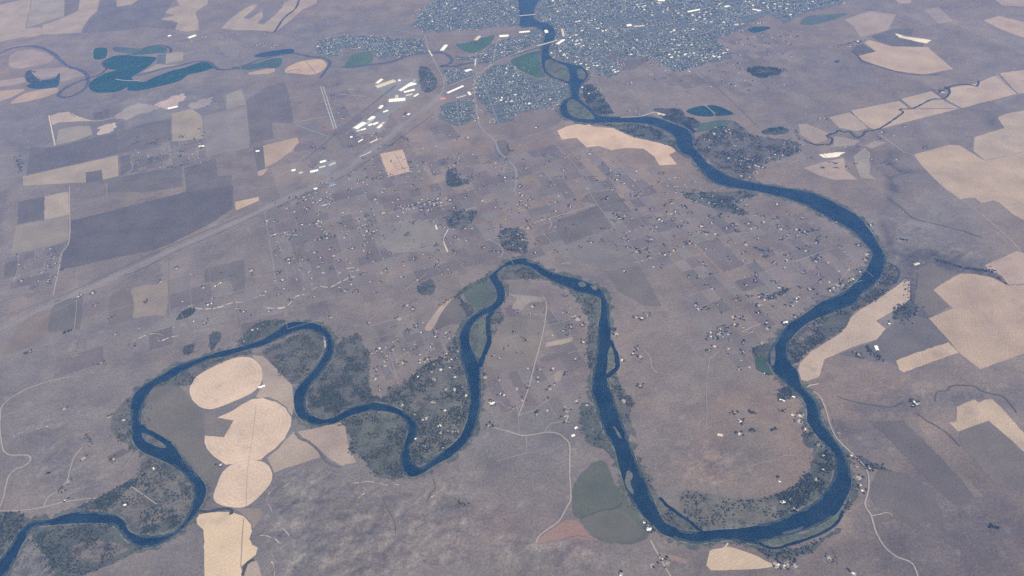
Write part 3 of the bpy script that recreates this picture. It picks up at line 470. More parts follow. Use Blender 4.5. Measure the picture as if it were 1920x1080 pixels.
# ------------------------------------------------------------------ brush and cottonwoods along the water (outline, ground colour, trees per hectare, label)
OL = (.108, .105, .083); OG = (.078, .086, .065)
SCRUB = [
 (OG, 2.2, 'D 1370,800 1430,750 1490,722 1560,715 1615,728 1560,770 1480,815 1400,850 1330,872', 'green brush strip on the northern bank of the western loop'),
 (OL, 2.0, 'D 1480,892 1560,850 1650,812 1730,792 1795,805 1822,860 1800,930 1740,1010 1690,1070 1630,1075 1560,1000 1500,930', 'dark brushy meadow filling the point of the western loop'),
 (OL, 1.5, 'D 880,1090 1000,1030 1180,955 1330,910 1400,895 1420,915 1300,930 1140,1010 1080,1080', 'thin brush strip inside the western loop'),
 ((.12, .115, .09), 3.0, 'G 733,75 690,110 640,170 622,240 650,300 720,350 765,385 742,290 735,160', 'wooded crescent on the outer western bank'),
 (OG, 0.8, 'G 800,140 826,100 850,160 865,225 835,248 797,215', 'small green flat by the grey islet'),
 ((.145, .13, .105), 1.8, 'G 800,420 870,430 960,460 1030,510 1075,570 1085,640 1060,720 1010,790 930,840 820,845 740,830 715,790 660,740 560,712 470,708 540,655 640,600 700,560 770,520', 'brushy ground of the lower western point'),
 ((.075, .078, .055), 5.0, 'G 420,705 520,655 640,600 700,560 765,535 770,550 720,590 660,650 600,700 540,706', 'dark cottonwood belt crossing the lower western point'),
 ((.075, .078, .055), 5.0, 'G 715,835 800,808 900,790 1000,768 1010,788 930,828 830,842 750,838', 'dark cottonwood fringe at the tip of the lower western point'),
 ((.075, .078, .055), 4.0, 'G 920,770 960,740 1000,745 990,775 930,790', 'small dark grove at the tip of the lower western point'),
 ((.075, .08, .055), 4.5, 'G 1000,540 1040,560 1080,600 1070,650 1040,620', 'grove along the bank at the lower western point'),
 (OG, 2.4, 'G 195,812 320,797 480,788 600,793 660,830 700,880 750,912 800,925 740,960 640,1010 540,1050 440,1085 300,1085 240,960 180,880', 'dark green bottomland south of the lowest western bend'),
 ((.15, .125, .105), 0.2, 'G 400,920 500,887 650,892 720,930 640,968 560,998 430,990', 'brown clearing in the dark green bottomland'),
 ((.085, .085, .062), 3.5, 'G -20,740 90,722 180,768 130,800 80,860 40,930 -20,970', 'wooded corner on the far western bank'),
 ((.17, .155, .14), 0.1, 'G 40,1085 110,980 160,880 230,950 300,1085', 'bare grey slope at the bottom western corner'),
 ((.095, .10, .072), 3.0, 'H 0,207 60,182 170,160 260,162 325,190 362,230 370,275 340,355 328,420 330,468 365,512 300,538 220,530 170,480 100,400 48,382 30,270 | G 1750,120 1760,60 1890,20 H 0,170', 'green brush and meadow inside the second loop'),
 (OG, 0.8, 'H 290,168 340,195 362,230 372,275 345,350 330,412 332,465 350,500 310,520 290,440 310,350 340,280 320,210', 'smooth green fringe along the second loop'),
 ((.10, .10, .085), 3.2, 'G 1755,5 1740,60 1730,120 1780,180 1880,180 | H 0,150 80,110 190,95 | H 260,100 170,60 60,20 0,0', 'brush flats above the second loop'),
 ((.10, .10, .085), 2.5, 'D 1885,880 1920,860 E 100,800 150,960 160,1080 H 170,90 100,100 0,140 G 1800,180 1730,130 1730,60 D 1800,1050 1860,970', 'wooded flat east of the western loop'),
 ((.125, .12, .095), 3.8, 'E 350,1080 450,985 540,940 640,900 670,935 690,1000 705,1080 H 715,5 718,120 710,190 660,298 560,378 450,462 400,440 388,380 430,300 430,235 385,170 300,128 230,90 300,0', 'tree covered peninsula dotted with houses'),
 ((.07, .085, .05), 1.5, 'E 640,590 680,545 760,500 828,470 834,485 700,560 672,600 750,652 730,690 690,650 668,605', 'dark green hooked strip round the olive meadow'),
 ((.06, .065, .045), 3.0, 'E 670,600 700,630 735,680 710,700 680,650', 'dark bank strip below the olive meadow'),
 (OL, 2.5, 'E 590,860 640,820 665,830 668,905 620,910', 'tree clump on the western bank of the middle bend'),
 ((.125, .12, .095), 2.5, 'E 830,700 880,680 915,690 880,770 840,830 828,770', 'brush flat east of the green island'),
 (OL, 2.0, 'E 890,450 930,425 1030,420 1090,445 1150,485 1100,490 980,492 900,490', 'brushy tip at the head of the long peninsula'),
 ((.105, .11, .08), 1.8, 'E 1280,550 1380,580 1440,600 1455,640 1450,700 1440,800 1430,900 1410,1000 1385,960 1380,820 1390,720 1340,630', 'grey green bottom along the eastern side of the long peninsula'),
 (OG, 0.8, 'H 1340,130 1400,110 1430,170 1480,290 1530,375 1560,450 1580,510 1545,460 1490,380 1400,340 1355,280', 'smooth green bank below the peninsula'),
 (OL, 1.8, 'E 1515,1040 1545,1010 1565,1075 H 1600,50 1640,110 1625,200 1660,300 1605,250 1570,150 1545,90 1520,40', 'brush flat on the eastern bank opposite the farm'),
 (OL, 1.8, 'H 1665,455 1720,540 1770,610 1840,690 1915,740 1915,805 1830,780 1785,740 1740,620 1690,510', 'grey green bank beside the thin slough'),
 (OL, 2.0, 'I 0,750 80,800 100,828 0,824', 'green pocket beyond the thin slough'),
 ((.135, .125, .095), 1.0, 'I 0,600 150,620 300,650 450,640 560,610 650,560 720,470 740,340 800,350 850,420 853,480 830,555 765,645 640,710 480,770 300,810 120,826 60,770 0,715', 'dry brush inside the lowest bend'),
 ((.085, .09, .06), 4.2, 'I 560,610 650,560 720,480 745,400 800,360 848,420 850,480 828,550 765,640 640,708 540,740 530,680', 'dense cottonwoods round homesteads inside the lowest bend'),
 ((.07, .075, .055), 4.0, 'I 560,20 600,25 625,70 545,100 535,60', 'dark square grove by the western bank'),
 ((.095, .10, .075), 3.0, 'I 680,285 740,275 760,330 720,360 680,330', 'grove by the narrow western bank'),
 (OG, 2.0, 'I 948,545 980,560 990,622 950,682 900,720 920,650', 'green brush under the eastern corner of the lowest bend'),
 (OG, 2.0, 'I 440,915 540,935 700,915 860,812 888,832 800,880 720,950 560,990 480,970 400,925 300,892 430,900', 'dark green brush along the outer lowest bend'),
 ((.07, .075, .06), 3.0, 'I 965,395 1050,435 1130,468 1200,500 1180,512 1080,475 1050,490 1000,450', 'dark wooded draw east of the riverside road'),
 ((.085, .08, .06), 2.6, 'F 1015,585 1090,540 1140,440 1165,410 1205,440 1212,470 1190,520 1110,592 1000,650 950,680 830,700 900,665 1000,605', 'dark scrub shelf under the eastern bluff'),
 ((.08, .082, .06), 3.0, 'F 598,910 602,850 645,800 700,752 800,702 900,672 955,672 930,740 880,790 800,840 700,900 650,958 620,965', 'dark wooded point west of the long tan riverside field'),
 ((.16, .135, .12), 0.2, 'F 640,840 690,780 780,722 790,750 700,820 650,850', 'brown clearing on the dark wooded point'),
 ((.08, .082, .06), 4.0, 'F 470,600 540,560 600,545 520,600', 'small grove above the eastern hamlet'),
 ((.07, .075, .055), 3.5, 'F 400,880 480,850 495,865 470,925 405,925', 'dark trees above the vivid lawn'),
 ((.085, .095, .075), 3.5, 'B 1400,692 1520,700 1640,700 1760,722 1865,790 1885,835 1780,800 1640,765 1530,717', 'cottonwood bottom between tan field and river'),
 ((.07, .08, .06), 4.0, 'B 1350,490 1420,480 1480,560 1530,635 1445,640 1410,610 1380,580', 'wooded bank opposite the leaf shaped island'),
 ((.055, .065, .05), 4.5, 'B 1755,612 1830,610 1920,622 1920,705 1850,682 1790,645', 'dark grove beside the sandy river landing'),
 ((.055, .065, .05), 4.5, 'C 0,655 60,670 100,690 90,720 40,722 0,695', 'dark cottonwood grove by the backwater'),
 ((.04, .055, .045), 6.0, 'C 360,382 440,375 500,380 550,392 545,420 500,425 460,440 410,432', 'isolated dark green grove on the northern plain'),
 ((.05, .065, .055), 5.0, 'C 450,735 540,715 600,735 560,755 470,758', 'dark grove by the creek mouth'),
 ((.05, .06, .045), 4.0, 'D 990,715 1030,670 1080,648 1100,668 1060,702 1010,718', 'dark hollow under the white cliff'),
 ((.06, .07, .055), 3.0, 'D 1182,800 1235,785 1240,830 1190,890 1178,850', 'dark tree plot above the western loop'),
 ((.07, .075, .06), 2.5, 'D 1032,880 1090,850 1082,902 1036,915', 'dim tree plot near the western loop'),
 ((.10, .10, .085), 2.5, 'E 0,820 60,880 140,880 160,1000 120,1080 0,1080', 'brush field west of the farm lanes'),
 ((.12, .115, .105), 2.5, 'E 590,110 640,100 760,110 720,180 660,215 600,180', 'wooded village lots on the plateau'),
 ((.10, .10, .085), 3.0, 'B 595,960 650,950 660,1000 720,1010 700,1040 600,1045', 'dark brush by the plateau farm'),
 ((.11, .11, .10), 2.5, 'E 890,220 1010,205 1040,260 1040,340 940,330 900,300', 'tree dotted lots of the hamlet above the river head'),
 ((.085, .09, .075), 2.0, 'E 430,530 500,490 530,540 500,580 440,570', 'dark clump of scrub by the plateau house'),
 ((.09, .095, .08), 2.0, 'B 440,380 500,390 540,470 500,520 450,500', 'wooded slope under the airport'),
 ((.05, .06, .05), 3.0, 'A 150,400 210,405 230,440 200,465 150,455', 'dark farm grove between far tan fields'),
 ((.09, .095, .08), 2.5, 'F 0,20 120,0 380,0 420,15 300,70 380,130 200,100', 'leafy house lots along the eastern bank'),
 ((.12, .11, .095), 2.0, 'C 60,800 280,690 400,760 640,800 650,860 520,900 400,960 410,1020 320,1010 150,900', 'leafy village ground on the eastern shore'),
 ((.075, .075, .06), 3.0, 'F 1230,590 1290,600 1330,640 1270,690 1200,720 1180,690', 'trees round the eastern farmstead'),
]
WOODS = []
for col, dens, s, lab in SCRUB:
    g = densify(to_ground(smooth(pts(s))), 24, 12, seed=len(lab)*3)
    sheet('scrubland', g, layer(0.85 if 'brushy' in lab or 'dry brush' in lab or 'tree covered' in lab else 1.0), M['scrub'], col, lab, 'scrubland', kind='stuff')
    if dens: WOODS.append((g, dens))
for g, z in [('F 1330,640 1400,620', 0)]: pass
# ------------------------------------------------------------------ roads, tracks, railway, runways, cliffs
RC = (.25, .23, .215); RD = (.30, .265, .23); RB = (.12, .115, .12); RW = (.44, .40, .36)
for s, w, col, lab in [
 ('G 240,-5 150,30 60,80 10,130 2,190 0,250 10,330 25,380 60,400 130,400 165,405 172,430 140,460 90,480 50,520 35,570 20,640 -5,705', 15, RD, 'winding pale gravel road on the far western plain'),
 ('G 465,355 420,410 395,480 380,540 340,590 270,640 250,690', 12, RD, 'pale ranch lane running down to the western bottom road'),
 ('G -20,715 120,712 250,692 380,660 540,642', 11, RD, 'pale lane along the top of the western bottoms'),
 ('G 740,575 800,620 888,680', 10, RD, 'short pale lane inside the lower western point'),
 ('G 0,190 80,160 200,110', 7, RC, 'faint track leaving the winding gravel road'),
 ('G 770,383 740,420 700,470', 8, RC, 'faint track climbing from the western bend'),
 ('D 230,1080 300,1060 395,1040', 10, RD, 'short pale road at the head of the winding gravel road'),
 ('D 392,-30 391,60 391,270 345,350 332,430 300,580', 15, RD, 'straight gravel section road west of the dark field'),
 ('D 78,522 100,430 116,345 200,325 300,300 390,272', 8, RC, 'thin lane round the dull tan block'),
 ('D 95,470 180,450 250,430 256,385 340,368', 8, RC, 'zigzag lane between small paddocks'),
 ('D -20,80 120,50 250,18', 8, RC, 'faint lane across the far western blocks'),
 ('D 392,82 480,60 600,35 740,40 850,10 950,-10', 9, RC, 'thin section road above the dark fallow field'),
 ('D 600,35 602,-10 A 600,1030', 8, RC, 'short lane up to the paddocks'),
 ('D 432,590 428,680 418,775', 8, RC, 'lane from the highway farm to the shelterbelt'),
 ('D 950,345 948,520 945,700', 8, (.14, .13, .12), 'dark fence line track down the plateau'),
 ('D 1488,110 1520,300 1555,515', 8, RC, 'faint section track west of the suburb rows'),
 ('D 1555,515 1450,530 1300,570 1150,600', 7, RC, 'faint lane along the plateau edge'),
 ('D 1000,640 1040,720 1100,770 1300,730 1560,690 1740,672 1850,640 1920,600', 11, (.15, .14, .135), 'old dark road along the foot of the white cliffs'),
 ('D 1685,370 1705,470 1715,500', 7, RC, 'faint house lane on the plateau'),
 ('D 1510,255 1650,215 1780,180 1920,145', 10, RC, 'suburb road across the plateau rows'),
 ('E 0,135 120,110 250,100 420,110 610,70', 9, RC, 'suburb street through the eastern rows'),
 ('E 95,160 115,230 138,310', 9, RC, 'short suburb street running down the slope'),
 ('E 1085,172 1200,140 1320,105 1430,70', 14, RD, 'slanting gravel road by the dark square parcel'),
 ('E 1090,172 1000,210', 9, RD, 'gravel drive into the hamlet'),
 ('E 1165,152 1182,180 1165,212', 11, RD, 'short pale spur off the slanting gravel road'),
 ('B 1180,790 1290,905 1400,1030 E 1390,-10 1440,70 1530,190 1680,410', 9, RC, 'long straight section road across the centre plain'),
 ('E 1560,15 1640,115 1740,230 1800,300', 8, RC, 'lane between the eastern homesteads'),
 ('E 1640,115 1820,85', 8, RC, 'cross lane between the eastern homesteads'),
 ('E 1640,400 1700,390 1800,360 1920,325', 9, RC, 'lane along the lower eastern homesteads'),
 ('E 1690,320 1780,290 1770,320 1700,340', 8, RC, 'loop drive round the riding ring'),
 ('E 602,210 575,270 598,340', 14, RW, 'pale strip of a short airstrip track'),
 ('E 530,185 538,212', 22, (.6, .5, .42), 'bright scraped patch on the plateau'),
 ('E 578,290 598,335', 20, (.55, .44, .36), 'bright scraped strip below the airstrip track'),
 ('E 340,565 400,520 480,460', 10, RC, 'pale lane on the slope west of the river head'),
 ('E 160,755 250,730 330,712 410,685', 10, RC, 'pale lane to the ring shaped corral'),
 ('E 290,650 310,620 345,618 372,640 380,680 330,672 295,668 288,650', 6, RC, 'pale oval of a training track'),
 ('E 1135,588 1155,640 1140,760 1115,870 1085,980 1060,1080 H 1030,90 995,185', 13, RD, 'straight pale farm road down the long peninsula'),
 ('E 980,682 1060,685 1148,692', 8, RC, 'cross lane at the head of the farm road'),
 ('E 1150,755 1230,735 1310,710', 8, RC, 'cross lane to the peninsula farmyard'),
 ('E 1285,770 1285,810', 10, RC, 'short spur above the tan strip'),
 ('E 830,268 890,300 910,340 890,372', 10, RD, 'curved drive down to the river head'),
 ('E 1700,890 1738,935 1745,985 1775,1020', 11, RD, 'curled gravel drive on the eastern grey plain'),
 ('E 270,900 290,950 380,900', 8, RC, 'lane through the small lots'),
 ('E 285,960 310,1040 320,1080', 8, RC, 'lane south of the small lots'),
 ('H 995,185 985,130 930,135 890,100 850,110', 8, RC, 'curved drive to the riverside farm'),
 ('H 850,245 920,262 1000,287 1038,290 1100,282 1160,272 1220,280 1258,308 1284,350 1284,500 1291,640 1270,690 1225,770 1150,825 1110,860 1095,892', 14, RD, 'long pale road curving round the green field'),
 ('H 1038,290 1040,380 990,402 870,435', 8, RC, 'faint lane into the dry plain'),
 ('H 1140,275 1180,225 1280,208', 9, RC, 'drive to the bluff top farm'),
 ('H 995,188 1000,280', 6, RC, 'faint fence line below the farm road'),
 ('H 1000,178 1080,150 1130,110 1170,90', 10, (.24, .22, .20), 'pale draw edge east of the farm road'),
 ('H 1740,880 1770,940 1810,1010 1855,1090', 16, RD, 'double track road running off the frame bottom'),
 ('H 1230,880 1330,855 1440,885', 5, RB, 'thin dark track at the foot of the red wedge'),
 ('I 1325,1090 1290,1010 1200,970 1130,910 1082,820 1060,740 1025,680 1045,600 1045,520 1020,460 950,390 870,310 830,230 800,130 770,70 735,42', 14, RD, 'pale riverside road east of the lowest bend'),
 ('I 1060,742 1100,735 1150,725 1180,740', 9, RD, 'short spur of the riverside road'),
 ('I 700,20 720,8 765,0', 11, (.45, .41, .37), 'pale river access loop on the eastern bank'),
 ('I 130,0 135,150 130,260', 7, RC, 'faint track on the grey plain inside the lowest bend'),
 ('I 360,470 450,440 530,430 560,405 640,405', 7, (.23, .21, .185), 'faint curved track inside the lowest bend'),
 ('I 0,1040 30,1020 0,1000', 6, RC, 'faint lane west of the half moon field'),
 ('I 150,950 170,935 230,925 255,895', 14, (.42, .36, .30), 'pale track along the top of the half moon field'),
 ('I 820,920 850,940 875,1020', 7, RB, 'dark lane south of the lowest bend'),
 ('I 850,110 930,190', 6, RC, 'faint line on the slope east of the bend'),
 ('F 1500,-5 1600,70 1700,145 1800,230 1890,318 1893,330', 11, RD, 'straight gravel road bordering the stepped tan field'),
 ('C 1080,735 1150,790 1210,830 1240,855 1300,880 1400,990 1490,1075', 13, RD, 'pale gravel road rising from the creek'),
 ('F 1240,190 1200,215 1240,260 1310,300', 7, RC, 'faint triangle track on the eastern bluff'),
 ('F 130,1080 148,960 160,930 200,900', 8, RC, 'pale lane south of the eastern hamlet'),
 ('F 612,398 640,430 682,462', 10, RC, 'short drive on the plain inside the eastern bend'),
 ('F 820,545 830,525 870,512 900,480 940,425', 11, RC, 'pale street behind the riverside cottages'),
 ('F 330,790 380,765 440,740', 11, RD, 'pale lane beside the eastern hamlet'),
 ('F 108,300 110,245 130,235 170,262 120,302', 7, RC, 'diamond shaped drive inside the eastern bend'),
 ('F 210,400 340,240 430,110', 6, (.15, .14, .13), 'faint diagonal fence line inside the eastern bend'),
 ('F 510,405 600,395 720,360 820,325 850,322', 9, RC, 'lane joining houses inside the eastern bend'),
 ('F 200,260 290,240 375,228', 8, RC, 'short lane among homesteads inside the eastern bend'),
 ('C -20,410 120,375 300,330', 9, RC, 'thin road along the town edge'),
 ('C 90,400 200,500 320,610 430,720', 9, RB, 'dark straight road across the northern plain'),
 ('C 430,722 600,690 750,655 1000,600 1200,558 1400,497 1700,400 1940,315', 16, (.17, .165, .165), 'grey highway running along the strip fields'),
 ('C 940,625 1050,725', 9, (.15, .14, .13), 'dark lane between strip fields'),
 ('C 1220,560 1280,615', 14, (.11, .11, .10), 'dark hedge line between strip fields'),
 ('C 1395,500 1480,560', 14, (.11, .11, .10), 'dark lane by the creek farm'),
 ('C 1740,410 1890,530', 8, (.16, .15, .14), 'faint line between the eastern strip fields'),
 ('B 750,430 745,500 757,590 770,680 800,740 860,790 885,850 930,895 978,950 985,1020 970,1080', 34, (.205, .195, .195), 'wide grey motorway running south from the town'),
 ('B 470,200 490,280 515,330 540,380 570,430 577,480 560,530 500,590 420,645 280,760 120,880 0,970 D 1640,25 1480,100 1240,212 960,332 700,452 460,562 200,680 -20,790', 34, (.215, .198, .192), 'long diagonal highway crossing the plain from the airport'),
 ('D -20,740 100,680 210,632 330,590', 12, (.15, .14, .14), 'dark frontage road beside the diagonal highway'),
 ('A -20,390 0,300', 1, None, ''),
 ('B -20,182 180,165 330,175 400,190 480,197 680,195 885,185 980,150', 36, (.19, .185, .19), 'wide grey highway across the far town'),
 ('A 1000,232 1250,180 1480,175 1600,195 1760,215 1920,185', 22, (.16, .155, .16), 'grey highway west of the town'),
 ('B 560,500 690,450 790,405 860,352 1000,297 1130,255 1240,222 1340,190', 26, (.24, .235, .235), 'pale grey expressway leading to the long bridge'),
 ('B 760,430 752,370 770,350', 30, (.20, .19, .19), 'motorway junction road by the tributary'),
 ('B 855,345 862,290 875,240 888,170 870,130', 24, (.21, .20, .205), 'pale avenue north of the junction'),
 ('B -20,530 140,545', 22, (.26, .25, .255), 'pale taxiway end near the great hangars'),
 ('B 400,770 520,745', 12, RD, 'short pale lane by the gravel works'),
 ('B 925,795 1000,780 1100,752 1220,718', 12, RC, 'thin road to the long orange tan field'),
 ('B 1540,900 1640,1010 1700,1080', 8, RC, 'thin lane among the central homesteads'),
 ('B 1430,440 1470,520 1540,640', 10, RC, 'pale lane behind the wooded bank'),
 ('B 1570,660 1680,655 1760,632 1800,640', 18, (.45, .42, .39), 'pale sandy track to the river landing'),
 ('A 1640,690 1740,675 1840,655', 28, (.22, .215, .22), 'cross runway pointing east'),
 ('A 1660,700 1750,735 1850,770', 24, (.22, .215, .22), 'pale taxiway slanting to the main runway'),
 ('A 1803,488 1832,580 1880,728', 18, (.33, .325, .33), 'western edge strip of the old cross runway'),
 ('A 1818,488 1848,580 1893,724', 18, (.33, .325, .33), 'eastern edge strip of the old cross runway'),
 ('B 308,480 180,580 0,722 A 1880,760 1700,910', 46, (.125, .125, .135), 'dark main runway beside the hangars'),
 ('B 330,500 210,600 20,760', 20, (.21, .20, .205), 'grey taxiway beside the main runway'),
 ('A 275,650 292,730 310,820', 22, (.48, .41, .36), 'bright haul road along the fenced field'),
 ('A 400,640 460,665 540,682 640,665', 16, (.45, .38, .33), 'bright haul road into the quarry'),
 ('A 715,985 745,948 750,865 950,828 1110,788', 10, RC, 'pale lane round the northern paddocks'),
 ('A 715,985 900,948 1090,905 1085,885', 10, RC, 'pale lane under the northern paddocks'),
 ('A 955,830 960,908', 9, RC, 'short lane between paddocks'),
 ('A 1113,785 1115,880', 9, RC, 'pale lane at the east end of the paddocks'),
 ('A 1080,612 1135,652 1148,780 1155,885', 9, (.15, .14, .14), 'dark lane round the clipped block'),
 ('A 1535,690 1538,740 1560,765 1640,770', 12, (.20, .19, .19), 'perimeter road curving by the kite field'),
 ('A 1420,835 1450,985 D 1460,0', 10, (.17, .16, .155), 'thin road beside the kite field'),
 ('A 0,1022 130,992 400,932 670,870 900,810', 8, (.17, .16, .155), 'thin section line along the long tan field'),
 ('A 650,446 690,452 740,455 790,453', 22, (.36, .33, .29), 'pale farm strip in the teal meadow'),
 ('A 740,312 860,308 930,300 1030,292', 12, (.28, .26, .24), 'pale causeway between the teal meadows'),
 ('A 525,270 528,335 600,332 610,272', 9, (.26, .24, .23), 'pale lane around the small green square'),
 ('A 1220,237 1260,300 1310,345 1360,385', 16, (.20, .19, .185), 'curved railway grade by the lilac field'),
 ('G 1440,120 1432,205 1420,300 1400,430 1390,520 1385,685', 6, (.32, .255, .20), 'thin wheel track running through the pivot chain'),
 ('G 1370,755 1362,880 1355,1030', 8, (.22, .18, .15), 'thin dark track through the ragged tan field'),
 ('A 1602,412 1650,392 1690,400 1680,412', 12, (.15, .13, .12), 'dark oxbow hook inside the teardrop field'),
 ('A 1715,340 1740,370 1778,412', 10, (.17, .14, .13), 'dark line across the teardrop field'),
 ('C 125,592 185,642', 12, (.30, .28, .26), 'pale dike between the settling ponds'),
]:
    if col: ribbon('runway' if 'runway' in lab else 'road', pts(s), w, layer(3.0), M['road'], col, lab, 'runway' if 'runway' in lab else 'road', jit=1.0, wj=0.12, step=40, seed=len(lab))
ribbon('verge', pts('B 560,530 500,590 420,645 280,760 120,880 0,970 D 1640,25 1480,100 1240,212 960,332 700,452 460,562 200,680 -20,790'), 150, layer(0.95), M['ground_plain'], (.195, .172, .158), 'pale grassy right of way on both sides of the diagonal highway', 'verge', wj=.3, jit=8)
ribbon('road', pts('D 330,590 460,532 700,420 960,302 1240,186 1400,120'), 9, layer(3.0), M['road'], (.10, .095, .095), 'thin dark service road on the northern side of the diagonal highway', 'road')
ribbon('road', pts('D -20,830 200,722 460,598 700,486 960,366 1240,246 1480,140'), 7, layer(3.0), M['road'], (.22, .20, .19), 'faint pale farm track south of the railway line', 'road')
ribbon('railway', pts('B 520,640 300,800 0,1000 D 1480,116 1240,228 1000,330 800,432 700,470'), 11, layer(3.0), M['road'], (.085, .08, .082), 'dark railway line on the southern side of the diagonal highway', 'railway')
sheet('apron', densify(to_ground(pts('B 185,500 320,440 430,440 442,520 370,575 270,650 235,735 80,765 60,715 250,600 255,545')), 60, 22), layer(1.0), M['road'], (.20, .19, .19), 'pale concrete apron beneath the airport sheds', 'apron')
sheet('apron', densify(to_ground(pts('A 1740,980 1800,900 1890,900 1900,940 1830,990')), 60, 15), layer(1.0), M['road'], (.20, .19, .188), 'pale gravel yard beneath the industrial sheds', 'apron')
# ------------------------------------------------------------------ small plots and lanes of the settled plain, laid out on the survey grid
PLOTV, PLOTF, PLOTC, LANEV, LANEF, SPOTS = [], [], [], [], [], []
ca, sa = math.cos(math.radians(108)), math.sin(math.radians(108))
for zi, (s, pu_, pv__, pr) in enumerate([('Z 500,385 720,300 1000,285 1190,310 1290,330 1420,400 1560,440 1640,490 1590,540 1440,600 1390,690 1330,680 1300,540 1180,480 1040,480 880,500 700,560 560,530 515,540', 210, 150, .42), ('Z 690,625 800,600 860,640 845,680 770,690 700,740', 120, 90, .6), ('Z 150,570 330,505 620,505 600,590 420,640 160,690', 330, 260, .3), ('Z 930,580 1090,560 1090,760 925,790', 260, 120, .4), ('Z 240,265 385,240 385,310 240,330', 170, 130, .6), ('Z 20,480 125,440 110,540 20,540', 160, 120, .6), ('Z 1480,300 1560,250 1640,240 1700,330 1560,330', 300, 200, .3), ('Z 1100,60 1260,40 1480,60 1480,150 1380,180 1250,160', 220, 150, .5), ('Z 640,130 700,300 880,240 840,320 700,340 560,320', 260, 180, .35)]):
    zone = np.array(to_ground(pts(s))); MASKS.append([tuple(q) for q in zone]); c0 = zone.mean(0); rad = np.abs(zone-c0).max()*1.5
    for i in range(int(-rad/pu_), int(rad/pu_)+1):
        for j in range(int(-rad/pv__), int(rad/pv__)+1):
            cu, cv = i*pu_, j*pv__
            x, y = c0[0]+cu*ca-cv*sa, c0[1]+cu*sa+cv*ca
            if not inside(np.array([x]), np.array([y]), zone)[0]: continue
            def pt(u, v): return (c0[0]+u*ca-v*sa, c0[1]+u*sa+v*ca)
            if random.random() < pr:
                mu = random.choice((1, 1, 1, 2)); mv = random.choice((1, 1, 2)); z = (.74+.002*(len(PLOTF) % 45)) if zi == 8 else .34+.003*(len(PLOTF) % 97); b0 = len(PLOTV)
                for a, b in ((0, 0), (1, 0), (1, 1), (0, 1)): PLOTV.append((*pt(cu+pu_*(a*mu-.5)+random.gauss(0, 5), cv+pv__*(b*mv-.5)+random.gauss(0, 5)), z))
                PLOTF.append((b0, b0+1, b0+2, b0+3)); k = random.choice((.86, .91, .95, 1.06, 1.1, 1.17)); PLOTC.append((.155*k*random.uniform(.96, 1.05), .132*k*random.uniform(.96, 1.04), .121*k, 1))
            for du, dv in ((1, 0), (0, 1)):
                if random.random() < .28:
                    L = random.choice((1, 1, 2)); a = pt(cu-pu_/2, cv-pv__/2); b = pt(cu-pu_/2+du*pu_*L, cv-pv__/2+dv*pv__*L); w_ = random.uniform(1.5, 4); b0 = len(LANEV); nx_, ny_ = ((-sa, ca) if du else (ca, sa))
                    z = 2.9+.002*(len(LANEF) % 90)
                    LANEV += [(a[0]+nx_*w_, a[1]+ny_*w_, z), (a[0]-nx_*w_, a[1]-ny_*w_, z), (b[0]-nx_*w_, b[1]-ny_*w_, z), (b[0]+nx_*w_, b[1]+ny_*w_, z)]; LANEF.append((b0, b0+1, b0+2, b0+3))
                    if random.random() < .8: SPOTS.append((a[0]+random.gauss(0, 18), a[1]+random.gauss(0, 18)))
            if random.random() < .42: SPOTS.append((x+random.gauss(0, 40), y+random.gauss(0, 40)))
me = bpy.data.meshes.new('plots'); me.from_pydata(PLOTV, [], PLOTF); me.update(); at = me.attributes.new('cover', 'FLOAT_COLOR', 'FACE'); at.data.foreach_set('color', np.array(PLOTC, np.float32).reshape(-1))
link('plots', me, M['plot'], label='patchwork of small grazed plots on the settled plain', category='plots', kind='stuff')
me = bpy.data.meshes.new('lanes'); me.from_pydata(LANEV, [], LANEF); me.update()
link('lanes', me, M['road'], color=(.235, .212, .195), label='thin pale lanes and fence lines between the small plots', category='lanes', kind='stuff')
def cliff(s, h, w, lab, col=(.33, .30, .275), seed=1):
    r = random.Random(seed); g = densify(to_ground(smooth(pts(s), False)), 22, 6, False, seed); V = []; Fc = []; n = len(g)
    for i, (x, y) in enumerate(g):
        e = math.sin(math.pi*i/(n-1))**0.5 if 0 < i < n-1 else 0.05
        k = r.uniform(0.25, 1.0)*e
        V += [(x-w*0.2, y-w*k, -1), (x, y, h*k), (x+w*0.1, y+w*k*1.6, -1)]
    for i in range(n-1):
        a, b = 3*i, 3*i+3
        if (i*7+seed) % 9 < 2: continue
        Fc += [(a, a+1, b+1, b), (a+1, a+2, b+2, b+1)]
    me = bpy.data.meshes.new('cliff'); me.from_pydata(V, [], Fc); me.update()
    link('cliff', me, M['rock'], color=col, label=lab, category='cliff', kind='structure')
